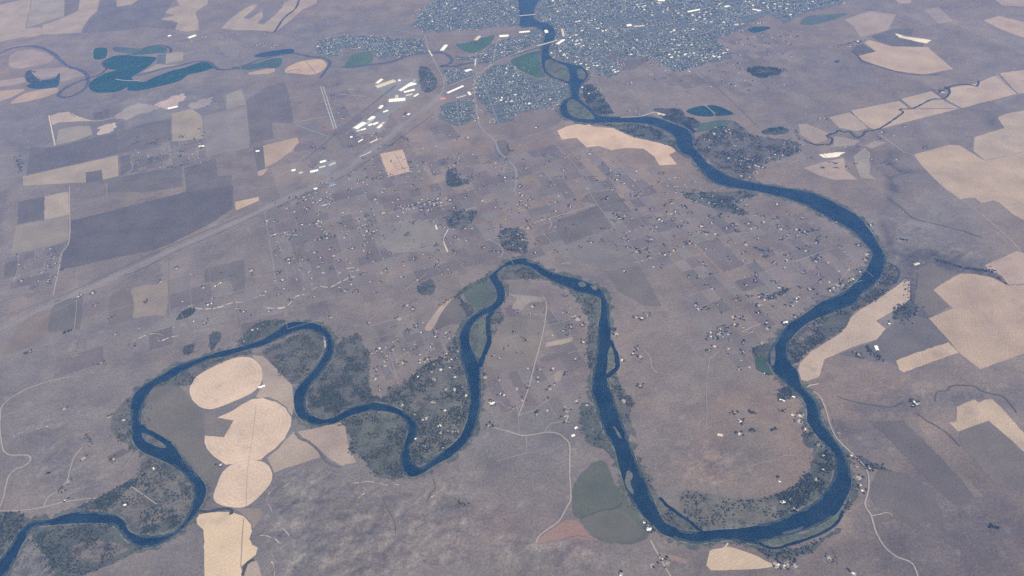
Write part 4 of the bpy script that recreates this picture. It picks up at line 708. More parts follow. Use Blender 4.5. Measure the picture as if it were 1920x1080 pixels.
for i, (s, h, w, lab) in enumerate([
 ('D 985,700 1030,660 1070,643 1110,655 1200,655 1260,640 1310,622 1380,618', 14, 11, 'pale sandstone cliff curving above the dark hollow'),
 ('D 1420,602 1470,581 1500,590', 12, 10, 'short pale cliff crest on the plateau'),
 ('D 1478,640 1510,652 1590,652 1640,620 1660,592 1730,570', 16, 13, 'pale broken cliff stepping up the plateau edge'),
 ('D 1750,552 1800,532 1860,535 1920,505 E 40,485 90,470', 14, 12, 'ragged pale cliff below the suburb'),
 ('D 735,850 780,822 860,797 890,800 925,806', 13, 10, 'thin pale cliff west of the hollow'),
 ('D 880,815 900,840 950,820 1008,806', 13, 12, 'bright eroded cliff next to the thin cliff'),
 ('G 1640,545 1600,580 1575,640', 14, 12, 'curved dim cliff in the southern badlands'),
 ('G 1560,570 1520,610 1500,650 1530,715', 16, 14, 'bright hooked cliff east of the egg shaped pivot'),
 ('G 1565,795 1620,840 1640,900 1625,980 1650,1040', 12, 12, 'long pale crest in the southern badlands'),
 ('G 1440,860 1490,850 1560,880 1580,900', 10, 12, 'small pale outcrop by the ragged tan field'),
 ('G 1530,960 1545,1080', 10, 14, 'pale streaked outcrop at the frame bottom'),
 ('H 60,560 150,548 230,565 360,568', 10, 9, 'thin pale edge under the second loop'),
 ('H 80,690 100,640 140,610', 12, 10, 'pale curved outcrop in the southern badlands'),
 ('H 500,640 530,620 545,600', 14, 11, 'bright outcrop beside the ravine'),
 ('I 790,60 830,150 850,220 900,300 960,370', 9, 8, 'pale bluff line along the narrow eastern bank'),
 ('E 1190,470 1240,405 1300,400', 9, 9, 'low pale bluff above the northern bank'),
 ('H 1240,80 1270,150 1290,200', 10, 8, 'pale bluff edge by the bluff top farm'),
 ('E 0,440 60,425 100,440 30,450', 8, 14, 'pale eroded knob on the plateau slope'),
 ('G 70,300 130,270 100,320', 8, 16, 'pinkish eroded knob on the western plain'),
 ('G 200,255 280,235', 8, 14, 'pale wash on the western plain'),
]): cliff(s, h, w, lab, seed=i+3)
# ------------------------------------------------------------------ trees
def ico_pts(sub=1):
    bm = bmesh.new(); bmesh.ops.create_icosphere(bm, subdivisions=sub, radius=1)
    v = np.array([x.co[:] for x in bm.verts]); f = np.array([[q.index for q in x.verts] for x in bm.faces]); bm.free(); return v, f
IV, IF = ico_pts(1)
GREENS = np.array([(0.030, 0.044, 0.024), (0.040, 0.055, 0.028), (0.024, 0.034, 0.022), (0.055, 0.060, 0.035), (0.034, 0.048, 0.034)])
def tree_mass(name, P, R, label, cat='trees', green=None):
    n = len(P); nv, nf = len(IV), len(IF)
    jit = RNG.uniform(0.6, 1.25, (n, nv, 1))
    ang = RNG.uniform(0, 6.28, n); c, s = np.cos(ang), np.sin(ang)
    v = np.repeat(IV[None], n, 0)*jit
    v = np.stack([v[..., 0]*c[:, None]-v[..., 1]*s[:, None], v[..., 0]*s[:, None]+v[..., 1]*c[:, None], v[..., 2]], -1)
    v[..., 2] = v[..., 2]*0.9+0.85
    v = v*R[:, None, None]
    v[..., 0] += P[:, 0, None]; v[..., 1] += P[:, 1, None]; v[..., 2] += P[:, 2, None]
    f = (IF[None]+(np.arange(n)*nv)[:, None, None]).reshape(-1, 3)
    me = bpy.data.meshes.new(name); me.vertices.add(n*nv); me.vertices.foreach_set('co', v.reshape(-1).astype(np.float32))
    me.loops.add(len(f)*3); me.loops.foreach_set('vertex_index', f.reshape(-1).astype(np.int32))
    me.polygons.add(len(f)); me.polygons.foreach_set('loop_start', np.arange(0, len(f)*3, 3, dtype=np.int32))
    me.update(calc_edges=True)
    g = (GREENS if green is None else green)[RNG.integers(0, len(GREENS), n)]*RNG.uniform(0.8, 1.3, (n, 1))
    col = np.concatenate([np.repeat(g, nf, 0), np.ones((n*nf, 1))], 1)
    a = me.attributes.new('cover', 'FLOAT_COLOR', 'FACE'); a.data.foreach_set('color', col.reshape(-1).astype(np.float32))
    return link(name, me, M['leaf'], label=label, category=cat, kind='stuff')
def scatter(g, dens):
    g = np.array(g); lo, hi = g.min(0), g.max(0); area = (hi[0]-lo[0])*(hi[1]-lo[1])
    n = int(area/1e4*dens*16.0); n = min(n, 90000)
    X = RNG.uniform(lo[0], hi[0], n); Y = RNG.uniform(lo[1], hi[1], n)
    k = inside(X, Y, g) & (fbm(X, Y, 110, 5, 4) > 0.50)
    return X[k]+RNG.normal(0, 16, k.sum()), Y[k]+RNG.normal(0, 16, k.sum())
PP = []
for g, d in WOODS:
    X, Y = scatter(g, d); PP.append(np.stack([X, Y, np.full_like(X, 0.8)], 1))
PP = np.concatenate(PP)
inr = inside(PP[:, 0], PP[:, 1], RIVER); PP = PP[~inr]
tree_mass('riverside_woods', PP, RNG.uniform(4, 9, len(PP)), 'dark cottonwoods and willows scattered along the river bottoms')
def make_tree(seed, mat):
    r = np.random.default_rng(seed); bm = bmesh.new(); ly = bm.faces.layers.float_color.new('cover')
    bmesh.ops.create_cone(bm, cap_ends=True, segments=6, radius1=0.10, radius2=0.05, depth=0.8, matrix=Matrix.Translation((0, 0, 0.4)))
    for a in range(3):                                # limbs
        t = a*2.1+seed
        bmesh.ops.create_cone(bm, cap_ends=False, segments=4, radius1=0.05, radius2=0.02, depth=0.6, matrix=Matrix.Translation((0.2*math.cos(t), 0.2*math.sin(t), 0.8)) @ Matrix.Rotation(t, 4, 'Z') @ Matrix.Rotation(0.75, 4, 'Y'))
    for f in bm.faces: f.material_index = 1; f[ly] = (.12, .09, .07, 1)
    for k in range(34):                               # leaf clumps through the crown's volume
        p = r.normal(0, 1, 3); p = p/np.linalg.norm(p)*r.uniform(0.25, 0.95)**0.6*np.array([0.95, 0.95, 0.75])
        ret = bmesh.ops.create_icosphere(bm, subdivisions=1, radius=r.uniform(0.16, 0.34), matrix=Matrix.Translation((p[0], p[1], p[2]+1.15)))
        c = GREENS[r.integers(0, 5)]*r.uniform(0.7, 1.4); fs = set()
        for v in ret['verts']: v.co += Vector(r.normal(0, 0.05, 3)); fs.update(v.link_faces)
        for f in fs: f[ly] = (*c, 1)
    me = bpy.data.meshes.new('tree'); bm.to_mesh(me); bm.free(); me.materials.append(M['leaf']); me.materials.append(M['bark']); return me
TREES = [make_tree(i, None) for i in range(4)]
def roofs(name, P, A, Lw, cols, label):
    base = np.array([(-.5, -.5, 0), (.5, -.5, 0), (.5, .5, 0), (-.5, .5, 0), (-.5, -.5, 1), (.5, -.5, 1), (.5, .5, 1), (-.5, .5, 1), (-.5, 0, 1.7), (.5, 0, 1.7)])
    quads = [(0, 1, 5, 4), (2, 3, 7, 6), (4, 5, 9, 8), (6, 7, 8, 9), (1, 2, 6, 5), (3, 0, 4, 7)]; tris = [(5, 6, 9), (7, 4, 8)]
    n = len(P); v = base[None]*np.stack([Lw[:, 0], Lw[:, 1], Lw[:, 2]], -1)[:, None]
    c, s = np.cos(A)[:, None], np.sin(A)[:, None]
    v = np.stack([v[..., 0]*c-v[..., 1]*s+P[:, 0, None], v[..., 0]*s+v[..., 1]*c+P[:, 1, None], v[..., 2]+P[:, 2, None]], -1)
    loop = np.array(sum([list(q) for q in quads], [])+sum([list(q) for q in tris], []))
    lens = np.array([4]*6+[3]*2); st = np.concatenate([[0], np.cumsum(lens)[:-1]])
    L = len(loop)
    me = bpy.data.meshes.new(name); me.vertices.add(n*10); me.vertices.foreach_set('co', v.reshape(-1).astype(np.float32))
    me.loops.add(n*L); me.loops.foreach_set('vertex_index', (loop[None]+(np.arange(n)*10)[:, None]).reshape(-1).astype(np.int32))
    me.polygons.add(n*8); me.polygons.foreach_set('loop_start', (st[None]+(np.arange(n)*L)[:, None]).reshape(-1).astype(np.int32))
    me.update(calc_edges=True)
    wall = np.array([.55, .52, .48]); fc = np.repeat(cols[:, None], 8, 1); fc[:, [0, 1, 4, 5, 6, 7]] = wall
    a = me.attributes.new('cover', 'FLOAT_COLOR', 'FACE'); a.data.foreach_set('color', np.concatenate([fc, np.ones((n, 8, 1))], -1).reshape(-1).astype(np.float32))
    return link(name, me, M['attr'], label=label, category='houses', kind='stuff')
RCOL = np.array([(.82, .82, .84), (.42, .42, .44), (.26, .25, .26), (.58, .55, .52), (.18, .16, .16), (.70, .71, .74)])
# ------------------------------------------------------------------ small houses that stand in the open
def make_house(roof, wall, L=1.0, W=0.6, ell=False):
    bm = bmesh.new()
    def block(cx, cy, l, w, h, rh, rot=0):
        m = Matrix.Translation((cx, cy, 0)) @ Matrix.Rotation(rot, 4, 'Z'); a, b = l/2, w/2; e = 0.05; d = rh*e/b
        P = [(-a, -b, 0), (a, -b, 0), (a, b, 0), (-a, b, 0), (-a, -b, h), (a, -b, h), (a, b, h), (-a, b, h), (-a, 0, h+rh-0.006), (a, 0, h+rh-0.006)]
        v = [bm.verts.new(m @ Vector(p)) for p in P]
        for q in [(0, 1, 5, 4), (2, 3, 7, 6), (1, 2, 6, 9, 5), (3, 0, 4, 8, 7)]: bm.faces.new([v[i] for i in q]).material_index = 0
        R = [(-a-e, -b-e, h-d), (a+e, -b-e, h-d), (a+e, 0, h+rh), (-a-e, 0, h+rh), (a+e, b+e, h-d), (-a-e, b+e, h-d)]
        u = [bm.verts.new(m @ Vector(p)) for p in R]
        for q in [(0, 1, 2, 3), (3, 2, 4, 5)]: bm.faces.new([u[i] for i in q]).material_index = 1
    block(0, 0, L, W, 0.2, 0.16)
    if ell: block(L*0.22, -W*0.55, 0.62, 0.42, 0.18, 0.12, math.pi/2)
    bmesh.ops.create_cube(bm, size=1, matrix=Matrix.Translation((L*0.2, W*0.12, 0.36)) @ Matrix.Diagonal((0.06, 0.06, 0.18, 1)))
    me = bpy.data.meshes.new('house'); bm.to_mesh(me); bm.free(); me.materials.append(WALL[wall]); me.materials.append(ROOF[roof]); return me
HOUSES = {k: [make_house(k, w, 1.0, 0.6, e) for w, e in (('white', False), ('tan', True))] for k in ('white', 'grey', 'brown', 'tan')}
CLUSTERS = [
 ('houses on the western plateau', 'small pale house standing alone on the plateau west of the suburb', 'D 440,590 455,580 520,570 905,505 1230,520 1212,532 1242,512 1145,540 1170,635 1190,628 1160,725 1148,735 1370,675 1510,672 1420,775 375,792 402,780 165,900 1415,440 1420,465 1685,440 1740,450 1600,500 1588,497', 26),
 ('houses in the suburb rows', 'small bright house in the suburb rows on the plateau', 'D 1680,35 1700,60 1720,45 1740,15 1760,60 1800,50 1840,30 1860,40 1725,95 1700,185 1780,180 1790,165 1810,170 1825,225 1835,235 1660,245 1650,215 1600,230 1520,250 1540,240 1560,235 1800,270 1840,260 1630,400 1625,380 1650,375 1770,340 1855,325 1900,390 1880,360 1510,205 1500,165 E 330,80 350,95 375,95 400,75 430,60 450,100 470,70 500,55 520,75 545,40 560,60 590,30 610,45 240,120 320,140 145,220 180,225 160,190 200,215 10,115 40,30 180,45 192,40', 22),
 ('houses of the hamlet above the river head', 'small house ringed by a pale drive above the river head', 'E 885,240 990,240 1030,270 1000,320 965,300 920,295 1050,205 1070,190 1090,175 990,70 1010,50 1040,75 1060,45 1020,20', 24),
 ('homesteads on the centre plain', 'homestead house scattered on the centre plain along the straight section road', 'E 1550,140 1565,150 1655,100 1790,155 1840,120 1860,125 1855,65 1880,110 1735,270 1600,230 1590,260 1870,330 1850,345 1820,355 1735,370 1590,445 1405,285 1640,20 1500,35 1290,80 B 1095,720 1410,850 1395,865 1330,890 1040,945 1520,910 1660,965 1225,1000 1250,1000 1180,1045 1550,1012 870,915 920,1000 640,790 710,775', 22),
 ('farmhouses on the long peninsula', 'farmhouse on the long peninsula between the two river arms', 'E 1260,580 1280,675 1330,715 1308,703 1355,745 1075,645 995,670 1360,845 1190,995 1120,1000 890,935 850,915 820,1040', 22),
 ('houses on the bank below the river corner', 'small house on the eastern bank below the sharp river corner', 'E 1530,775 1545,800 1660,705 1690,710 1720,690 1580,945 1640,910 1665,880 1680,930', 26),
 ('houses on the small lots', 'small house on the lots west of the middle bend', 'E 215,880 290,885 345,965 250,980 200,1000 195,1050 320,715 405,660 150,740 370,640', 22),
 ('houses on the wooded peninsula', 'small white house among dark trees on the wooded peninsula', 'E 430,1040 500,1010 560,1000 610,990 640,1040 520,1060 H 590,30 635,35 700,65 585,150 550,235 570,360 475,350 460,205 450,215 655,265 625,270 600,265 415,310 680,20 640,180 662,188 480,190 415,175 520,100 345,120 560,268', 24),
 ('farm buildings round the straight farm road', 'farm building near the foot of the straight farm road', 'H 840,105 852,112 830,235 855,230 1260,185 1265,210 1095,170 895,55 1175,30', 24),
 ('sheds by the round green field', 'small bright shed on the bank beside the round green field', 'H 1730,822 1720,802 1705,782', 26),
 ('houses by the double track road', 'small house beside the double track road at the frame bottom', 'H 1805,985 1842,1015 1570,1075 1755,1020', 22),
 ('houses on the eastern dry plain', 'small house on the dry plain above the brushy eastern bank', 'H 1680,10 1595,95 I 320,280 290,160 325,212', 22),
 ('ranch buildings on the western plain', 'lone ranch building on the dry western plain', 'G 360,145 475,415 640,425 390,548 365,655 700,205 620,185 350,600', 22),
 ('buildings on the lower western point', 'white building on the lower western point', 'G 865,475 705,680 1240,455', 26),
 ('homesteads inside the lowest bend', 'pale homestead in the cottonwoods inside the lowest bend', 'I 660,180 655,205 690,255 765,345 795,405 790,480 750,535 605,650 625,700 642,706 570,665 545,550', 24),
 ('houses along the riverside road', 'small house between the eastern river bank and the riverside road', 'I 990,530 1010,600 1000,570 980,465 950,405 1050,475', 24),
 ('cabins south of the lowest bend', 'small pale cabin in the row next to the half moon field', 'I 540,1015 570,1022 600,1010 625,1015 530,1018 830,980', 22),
 ('sheds of the far eastern ranch', 'small white shed of the ranch on the eastern plain', 'I 1300,105 1320,115 1295,120 960,1065', 24),
 ('cottages of the eastern hamlet', 'small house with dark trees in the hamlet inside the eastern bend', 'F 640,600 620,640 650,590 470,575 500,590 430,590 550,570 540,540 430,640 425,680 470,735 475,770 285,705 320,700 290,745 340,710 155,790 160,815 150,840 185,825 205,800 180,870 150,890 255,800 240,760 570,740 582,735 630,705 70,640 85,660 715,550', 22),
 ('cottages in the riverside row', 'small cottage in the tight row on the inner eastern bend', 'F 830,555 850,540 880,530 905,525 930,505 945,495 960,490 1030,380 1040,350 990,300 1000,450', 22),
 ('homesteads inside the eastern bend', 'homestead with a few trees on the plain inside the eastern bend', 'F 735,365 770,370 750,390 590,355 585,385 520,400 680,455 640,212 685,226 555,210 550,265 430,320 355,295 30,285 42,290 135,235 245,205 285,190 300,185 370,180 415,200 455,170 520,145 530,70 590,125 680,150 780,130 865,170 100,190 110,195 165,175 220,135 175,65 150,60 10,90 310,95 460,1020', 22),
 ('farm buildings east of the riverside field', 'small farm building in the dark trees east of the long riverside field', 'F 1000,925 985,915 970,905 1160,740 1720,430 1060,185', 24),
 ('houses of the eastern shore village', 'small white house in the leafy village on the eastern shore', 'C 150,790 180,760 210,770 240,740 190,800 230,720 260,730 150,830 270,750 170,745 330,905 360,920 390,900 410,930 380,940 350,890 430,940 330,935 540,890 520,870 560,850 600,800 570,815 480,850 450,945 260,890 290,820 330,990 380,1000 360,1010', 22),
 ('farm sheds by the creek', 'small white farm shed near the wriggling creek', 'C 1120,745 1190,765 1362,830 772,665 800,665 1460,520 1250,712', 26),
]
HN = 0; TN = 0; EXTRA = []; YARDS = []
for group, lab, s, size in CLUSTERS:
    base = random.uniform(0, math.pi)
    for (px, py) in pts(s):
        x, y = ground(px+random.uniform(-.4, .4), py+random.uniform(-.4, .4))
        z = 0.9
        k = random.choices(['white', 'grey', 'tan', 'brown'], [0.42, 0.26, 0.18, 0.14])[0]
        o = bpy.data.objects.new('house', random.choice(HOUSES[k])); COL.objects.link(o)
        sc = size*random.uniform(0.55, 0.92); o.location = (x, y, z); o.scale = (sc, sc*random.uniform(.8, 1.1), sc*.8); o.rotation_euler.z = base+random.choice((0, math.pi/2))+random.uniform(-.15, .15)
        o['label'] = lab; o['category'] = 'house'; o['group'] = group; HN += 1
        if random.random() < .75: YARDS.append((x+random.gauss(0, 8), y+random.gauss(0, 8), random.uniform(13, 34)))
        # the dark trees of its yard: a couple of single trees, the rest as one mass
        for q in range(random.choice((2, 3, 5, 8))):
            a = random.uniform(0, 6.28); d = random.uniform(18, 48)
            if q == 0 and TN < 290 and y < 9500:
                t = bpy.data.objects.new('tree', random.choice(TREES)); COL.objects.link(t)
                r = random.uniform(7, 12); t.location = (x+d*math.cos(a), y+d*math.sin(a), z); t.scale = (r, r, r*.95); t.rotation_euler.z = a
                t['label'] = 'dark tree by '+lab; t['category'] = 'tree'; t['group'] = 'yard trees, '+group; TN += 1
            else: EXTRA.append((x+d*math.cos(a), y+d*math.sin(a), z))
# shelterbelts and yard groves too far or too many to count
for s, n, sp in [('E 590,185 750,110', 60, 60), ('E 440,545 520,530', 30, 40), ('D 360,790 420,780', 22, 20), ('D 140,910 165,900', 10, 15), ('B 590,1030 780,985', 40, 50), ('B 930,815 945,850', 14, 8), ('B 945,850 970,848', 12, 8),
                 ('B 330,770 380,790', 20, 50), ('B 200,840 330,800', 30, 40), ('C 660,780 640,740', 20, 50), ('C 1440,520 1500,490', 40, 40), ('C 860,260 1020,230', 60, 50), ('F 1200,265 1265,272', 16, 12), ('F 1040,880 1120,950', 40, 40), ('F 1040,860 1060,920', 20, 20),
                 ('I 360,150 420,170', 16, 20), ('I 550,150 570,155', 12, 20), ('I 375,265 400,265', 14, 20), ('I 500,260 520,250', 12, 20), ('I 1720,800 1770,805', 16, 22), ('G 810,570 840,570', 14, 20), ('H 1090,165 1110,160', 10, 20),
                 ('H 660,660 710,690', 14, 20), ('F 400,310 460,335', 24, 15), ('E 1540,130 1590,160', 24, 30), ('E 1650,310 1690,350', 24, 20), ('E 560,640 640,590', 24, 30), ('I 1280,90 1300,120', 12, 15), ('G 480,290 520,350', 16, 25), ('A 90,880 130,970', 60, 60), ('F 1330,640 1240,740', 40, 60), ('F 1420,380 1580,430', 60, 25), ('F 1600,430 1760,450', 60, 25), ('F 1770,480 1820,520', 20, 10), ('F 1260,500 1290,620', 30, 25)]:
    a, b = pts(s); a = ground(*a); b = ground(*b)
    for i in range(n):
        t = random.random(); EXTRA.append((a[0]+(b[0]-a[0])*t+random.gauss(0, sp*.6), a[1]+(b[1]-a[1])*t+random.gauss(0, sp*.6), 0.8))
# ------------------------------------------------------------------ the town: rows of houses and street trees, uncountable at this distance
TOWN = [
 ('B 1115,-30 1920,-30 C 960,-30 900,10 830,40 700,62 660,85 595,130 540,105 480,82 350,150 180,225 285,325 150,350 40,390 0,400 B 1900,410 1740,330 1600,330 1500,290 1580,400 1500,440 1440,420 1395,390 1340,365 1230,342 1195,325 1175,300 1182,260 1215,200 1195,145 1150,122 1095,100', 1.2, 'main town east of the blue river'),
 ('B 470,40 560,0 700,-30 992,-30 1000,140 960,148 880,150 700,172 480,180 390,150', 1.1, 'northern town district west of the river'),
 ('B 770,440 850,370 960,360 1010,400 1080,440 1150,440 1240,470 1285,500 1285,545 1230,575 1190,590 1080,622 1000,640 940,690 870,700 840,640 770,560', 1.2, 'suburb on the western bank opposite the islands'),
 ('B 560,590 620,570 740,560 752,640 720,690 660,712 600,690 545,660', 1.4, 'round wooded suburb by the motorway'),
 ('B 640,300 700,320 790,305 840,260 870,240 1000,200 1100,165 1135,200 1125,240 1000,285 880,335 720,342 650,340', 1.2, 'strip of town north of the expressway'),
 ('B 570,395 650,380 735,378 745,430 650,455 590,480', 1.2, 'small suburb by the motorway junction'),
 ('B 0,200 150,205 250,215 430,220 470,235 485,285 430,300 330,310 250,335 200,330 180,295 120,280 0,270 A 1890,320 1800,305 1790,225 1920,205', 1.1, 'western town district by the green oval'),
 ('B 440,420 510,400 545,480 470,490', 1.0, 'wooded houses under the airport'),
 ('B 855,690 960,680 1000,640 940,640 830,650 850,720', 0.7, 'new street at the suburb edge'),
 ('B 1500,490 1620,440 1750,400 1870,380 1880,410 1700,450 1560,510 1500,500', 0.9, 'strung out street on the northern plain'),
 ('B 1360,500 1440,480 1460,540 1360,545', 0.8, 'riverside trailer park'),
 ('B 1560,640 1640,630 1760,610 1740,650 1600,655', 0.5, 'homes by the river landing road'),
 ('A 1340,240 1440,230 1560,235 1540,280 1430,290 1350,290', 0.5, 'far farmyards west of the town'),
 ('A 1000,205 1300,190 1500,190 1300,215 1050,222', 0.4, 'far roadside yards'),
 ('C 850,240 940,200 1020,230 960,260 860,280', 0.6, 'ranch settlement on the northern plain'),
 ('C 430,220 560,170 620,200 520,270', 0.3, 'new lots at the town edge'),
 ('C 70,790 230,690 300,730 250,790 150,850 70,840', 0.7, 'leafy village by the settling ponds'),
 ('C 250,880 400,880 480,940 400,960 400,1020 320,1010 240,930', 0.8, 'lower leafy village on the eastern shore'),
 ('C 480,860 600,790 650,850 560,890', 0.6, 'upper leafy village on the eastern shore'),
 ('E 220,130 320,70 620,20 610,65 420,115 260,150', 1.0, 'suburb row on the plateau'),
 ('E 60,180 190,150 215,250 100,300', 0.8, 'lower suburb block on the plateau'),
 ('D 1640,40 1760,10 1870,20 1860,80 1750,100 1650,80', 0.8, 'upper suburb block on the plateau'),
 ('D 1510,240 1650,200 1830,160 1840,230 1700,260 1520,260', 0.35, 'straggling suburb rows west of the lanes'),
 ('A 1760,990 1880,960 1900,1050 D 1800,30', 0.5, 'yards beside the industrial sheds'),
 ('B 100,760 250,700 300,720 200,800 120,830', 0.4, 'yards beside the white warehouses'),
 ('F 60,10 250,0 400,10 280,80 160,70', 0.5, 'house lots along the eastern bank'),
]
NORTH = math.radians(108)
for s, dens, lab in TOWN:
    g = densify(to_ground(pts(s)), 60, 34 if dens > 1.05 else 16, seed=len(lab))
    if dens > 1.05: sheet('town_ground', g, layer(1.1), M['town'], (.105, .122, .125), 'grey yards and lots of the '+lab, 'ground')
    MASKS.append(g); G = np.array(g); c = G.mean(0); R = np.abs(G-c).max()*1.5
    a0 = NORTH+math.radians(hash(len(lab)*7) % 40-20)*(0 if 'main' in lab or 'district' in lab else 1)
    ux, uy = math.cos(a0), math.sin(a0)
    rows = np.arange(-R, R, 44); cols = np.arange(-R, R, 27)
    U, V = np.meshgrid(rows, cols); U = U.ravel(); V = V.ravel()
    keep = (np.mod(U+R, 176) > 34) & (np.mod(V+R, 378) > 40) & (RNG.random(len(U)) < 0.64*dens)
    U, V = U[keep], V[keep]
    if dens > 1.05:                                    # the street grid of this district
        SV, SF = [], []
        us = np.arange(-R, R, 54)
        for per, along in ((176, 0), (378, 1)):
            for c_ in np.arange(-R, R, per):
                for t_ in us:
                    a_, b_ = ((c_+15, t_), (c_+15, t_+54)) if not along else ((t_, c_+18), (t_+54, c_+18))
                    q_ = [(c[0]+u*ux-v*uy, c[1]+u*uy+v*ux) for u, v in (a_, b_)]
                    SV.append((q_, (ux, uy) if not along else (-uy, ux)))
        mid = np.array([((q[0][0]+q[1][0])/2, (q[0][1]+q[1][1])/2) for q, _ in SV]); okk = inside(mid[:, 0], mid[:, 1], g)
        vv, ff = [], []
        for (q, nn), o_ in zip(SV, okk):
            if not o_: continue
            b0 = len(vv); zz = 2.0 if abs(nn[0]-ux) < 1e-9 else 2.02
            vv += [(q[0][0]+nn[0]*6, q[0][1]+nn[1]*6, zz), (q[0][0]-nn[0]*6, q[0][1]-nn[1]*6, zz), (q[1][0]-nn[0]*6, q[1][1]-nn[1]*6, zz), (q[1][0]+nn[0]*6, q[1][1]+nn[1]*6, zz)]; ff.append((b0, b0+1, b0+2, b0+3))
        me = bpy.data.meshes.new('streets'); me.from_pydata(vv, [], ff); me.update()
        link('streets', me, M['road'], color=(.21, .205, .205), label='pale street grid of the '+lab, category='streets', kind='stuff')
    kind = RNG.random(len(U))
    U = U+RNG.normal(0, 5, len(U)); V = V+RNG.normal(0, 6, len(U))
    X = c[0]+U*ux-V*uy; Y = c[1]+U*uy+V*ux
    k = inside(X+(fbm(X, Y, 260, 91, 3)-.5)*520, Y+(fbm(X, Y, 260, 97, 3)-.5)*520, g) & ~inside(X, Y, RIVER) & (fbm(X, Y, 420, 33, 3) > (0.33 if dens > 1.05 else 0.46))
    X, Y, kind = X[k], Y[k], kind[k]
    h = kind < 0.42; n = int(h.sum())
    if n:
        L = RNG.uniform(12, 22, n); com = RNG.random(n) < np.clip((fbm(X[h], Y[h], 700, 44, 3)-.5)*1.5, 0.012, .17)*(1 if 'main' in lab or 'northern' in lab else .3)
        L[com] *= RNG.uniform(1.8, 3.2, com.sum())
        ci = RNG.choice(6, n, p=[.08, .27, .18, .23, .16, .08]); ci[com] = RNG.choice([0, 0, 5, 3], com.sum())
        roofs('town_houses', np.stack([X[h], Y[h], np.full(n, 1.3)], 1), a0+RNG.choice([0, math.pi/2], n), np.stack([L, L*RNG.uniform(.55, .85, n), np.where(com, 6.5, 4.2)], 1), RCOL[ci]*RNG.uniform(.62, 1.0, (n, 1)), 'rows of small pale roofs in the '+lab)
    t = ~h; nt_ = int(t.sum())
    if nt_: tree_mass('town_trees', np.stack([X[t]+RNG.normal(0, 6, nt_), Y[t]+RNG.normal(0, 6, nt_), np.full(nt_, 1.3)], 1), RNG.uniform(5, 10, nt_), 'dark street trees between the roofs of the '+lab)
for x, y in SPOTS:
    for q in range(random.choice((0, 1, 3, 5, 9))): EXTRA.append((x+random.gauss(0, 22), y+random.gauss(0, 22), .6))
P = np.array(EXTRA); P = P[~inside(P[:, 0], P[:, 1], RIVER)]; tree_mass('yard_groves', P, RNG.uniform(5.0, 10.0, len(P)), 'dark clumps of shelter trees around the scattered homesteads')
SP = [q for q in SPOTS if not inside(np.array([q[0]]), np.array([q[1]]), RIVER)[0]]
sx = np.array(SP); bad = np.zeros(len(sx), bool)
for g in FIELDG: bad |= inside(sx[:, 0], sx[:, 1], g)
SP = [q for q, b_ in zip(SP, bad) if not b_]; SPOTS = SP
for x, y in SP:
    if random.random() < .6: YARDS.append((x, y, random.uniform(9, 24)))
SX = np.array(SP); n_ = len(SX); SL = RNG.uniform(9, 19, n_); pick = RNG.random(n_) < .75
roofs('homestead_roofs', np.concatenate([SX, np.full((n_, 1), .6)], 1)[pick], RNG.uniform(0, 3.14, n_)[pick], np.stack([SL, SL*.62, np.full(n_, 4.2)], 1)[pick], RCOL[RNG.choice(6, n_, p=[.3, .2, .16, .16, .08, .1])][pick]*.85, 'small distant roofs dotted over the settled plain')
YA = np.array(YARDS); YSLOT = np.zeros(len(YARDS), int)
V = []; Fc = []
for n_, (x, y, r) in enumerate(YARDS):
    k = 11; b0 = len(V); dd = YA[:n_]; hit = set(YSLOT[:n_][np.hypot(dd[:, 0]-x, dd[:, 1]-y) < (dd[:, 2]+r)*1.2].tolist()); sl = next(q for q in range(999) if q not in hit); YSLOT[n_] = sl; zz = 1.72+0.015*sl; st = random.uniform(.5, 1)
    a1 = random.uniform(0, 3)
    for i in range(k):
        a = i*2*math.pi/k; q = r*random.uniform(.55, 1.15); dx, dy = q*math.cos(a), q*st*math.sin(a)
        V.append((x+dx*math.cos(a1)-dy*math.sin(a1), y+dx*math.sin(a1)+dy*math.cos(a1), zz))
    Fc.append(tuple(range(b0, b0+k)))
    MASKS.append([(x+(r+32)*math.cos(i*.785), y+(r+32)*math.sin(i*.785)) for i in range(8)])
me = bpy.data.meshes.new('bare_yards'); me.from_pydata(V, [], Fc); me.update()
link('bare_yards', me, M['road'], color=(.34, .30, .27), label='pale trampled yards around the scattered homesteads', category='yards', kind='stuff')
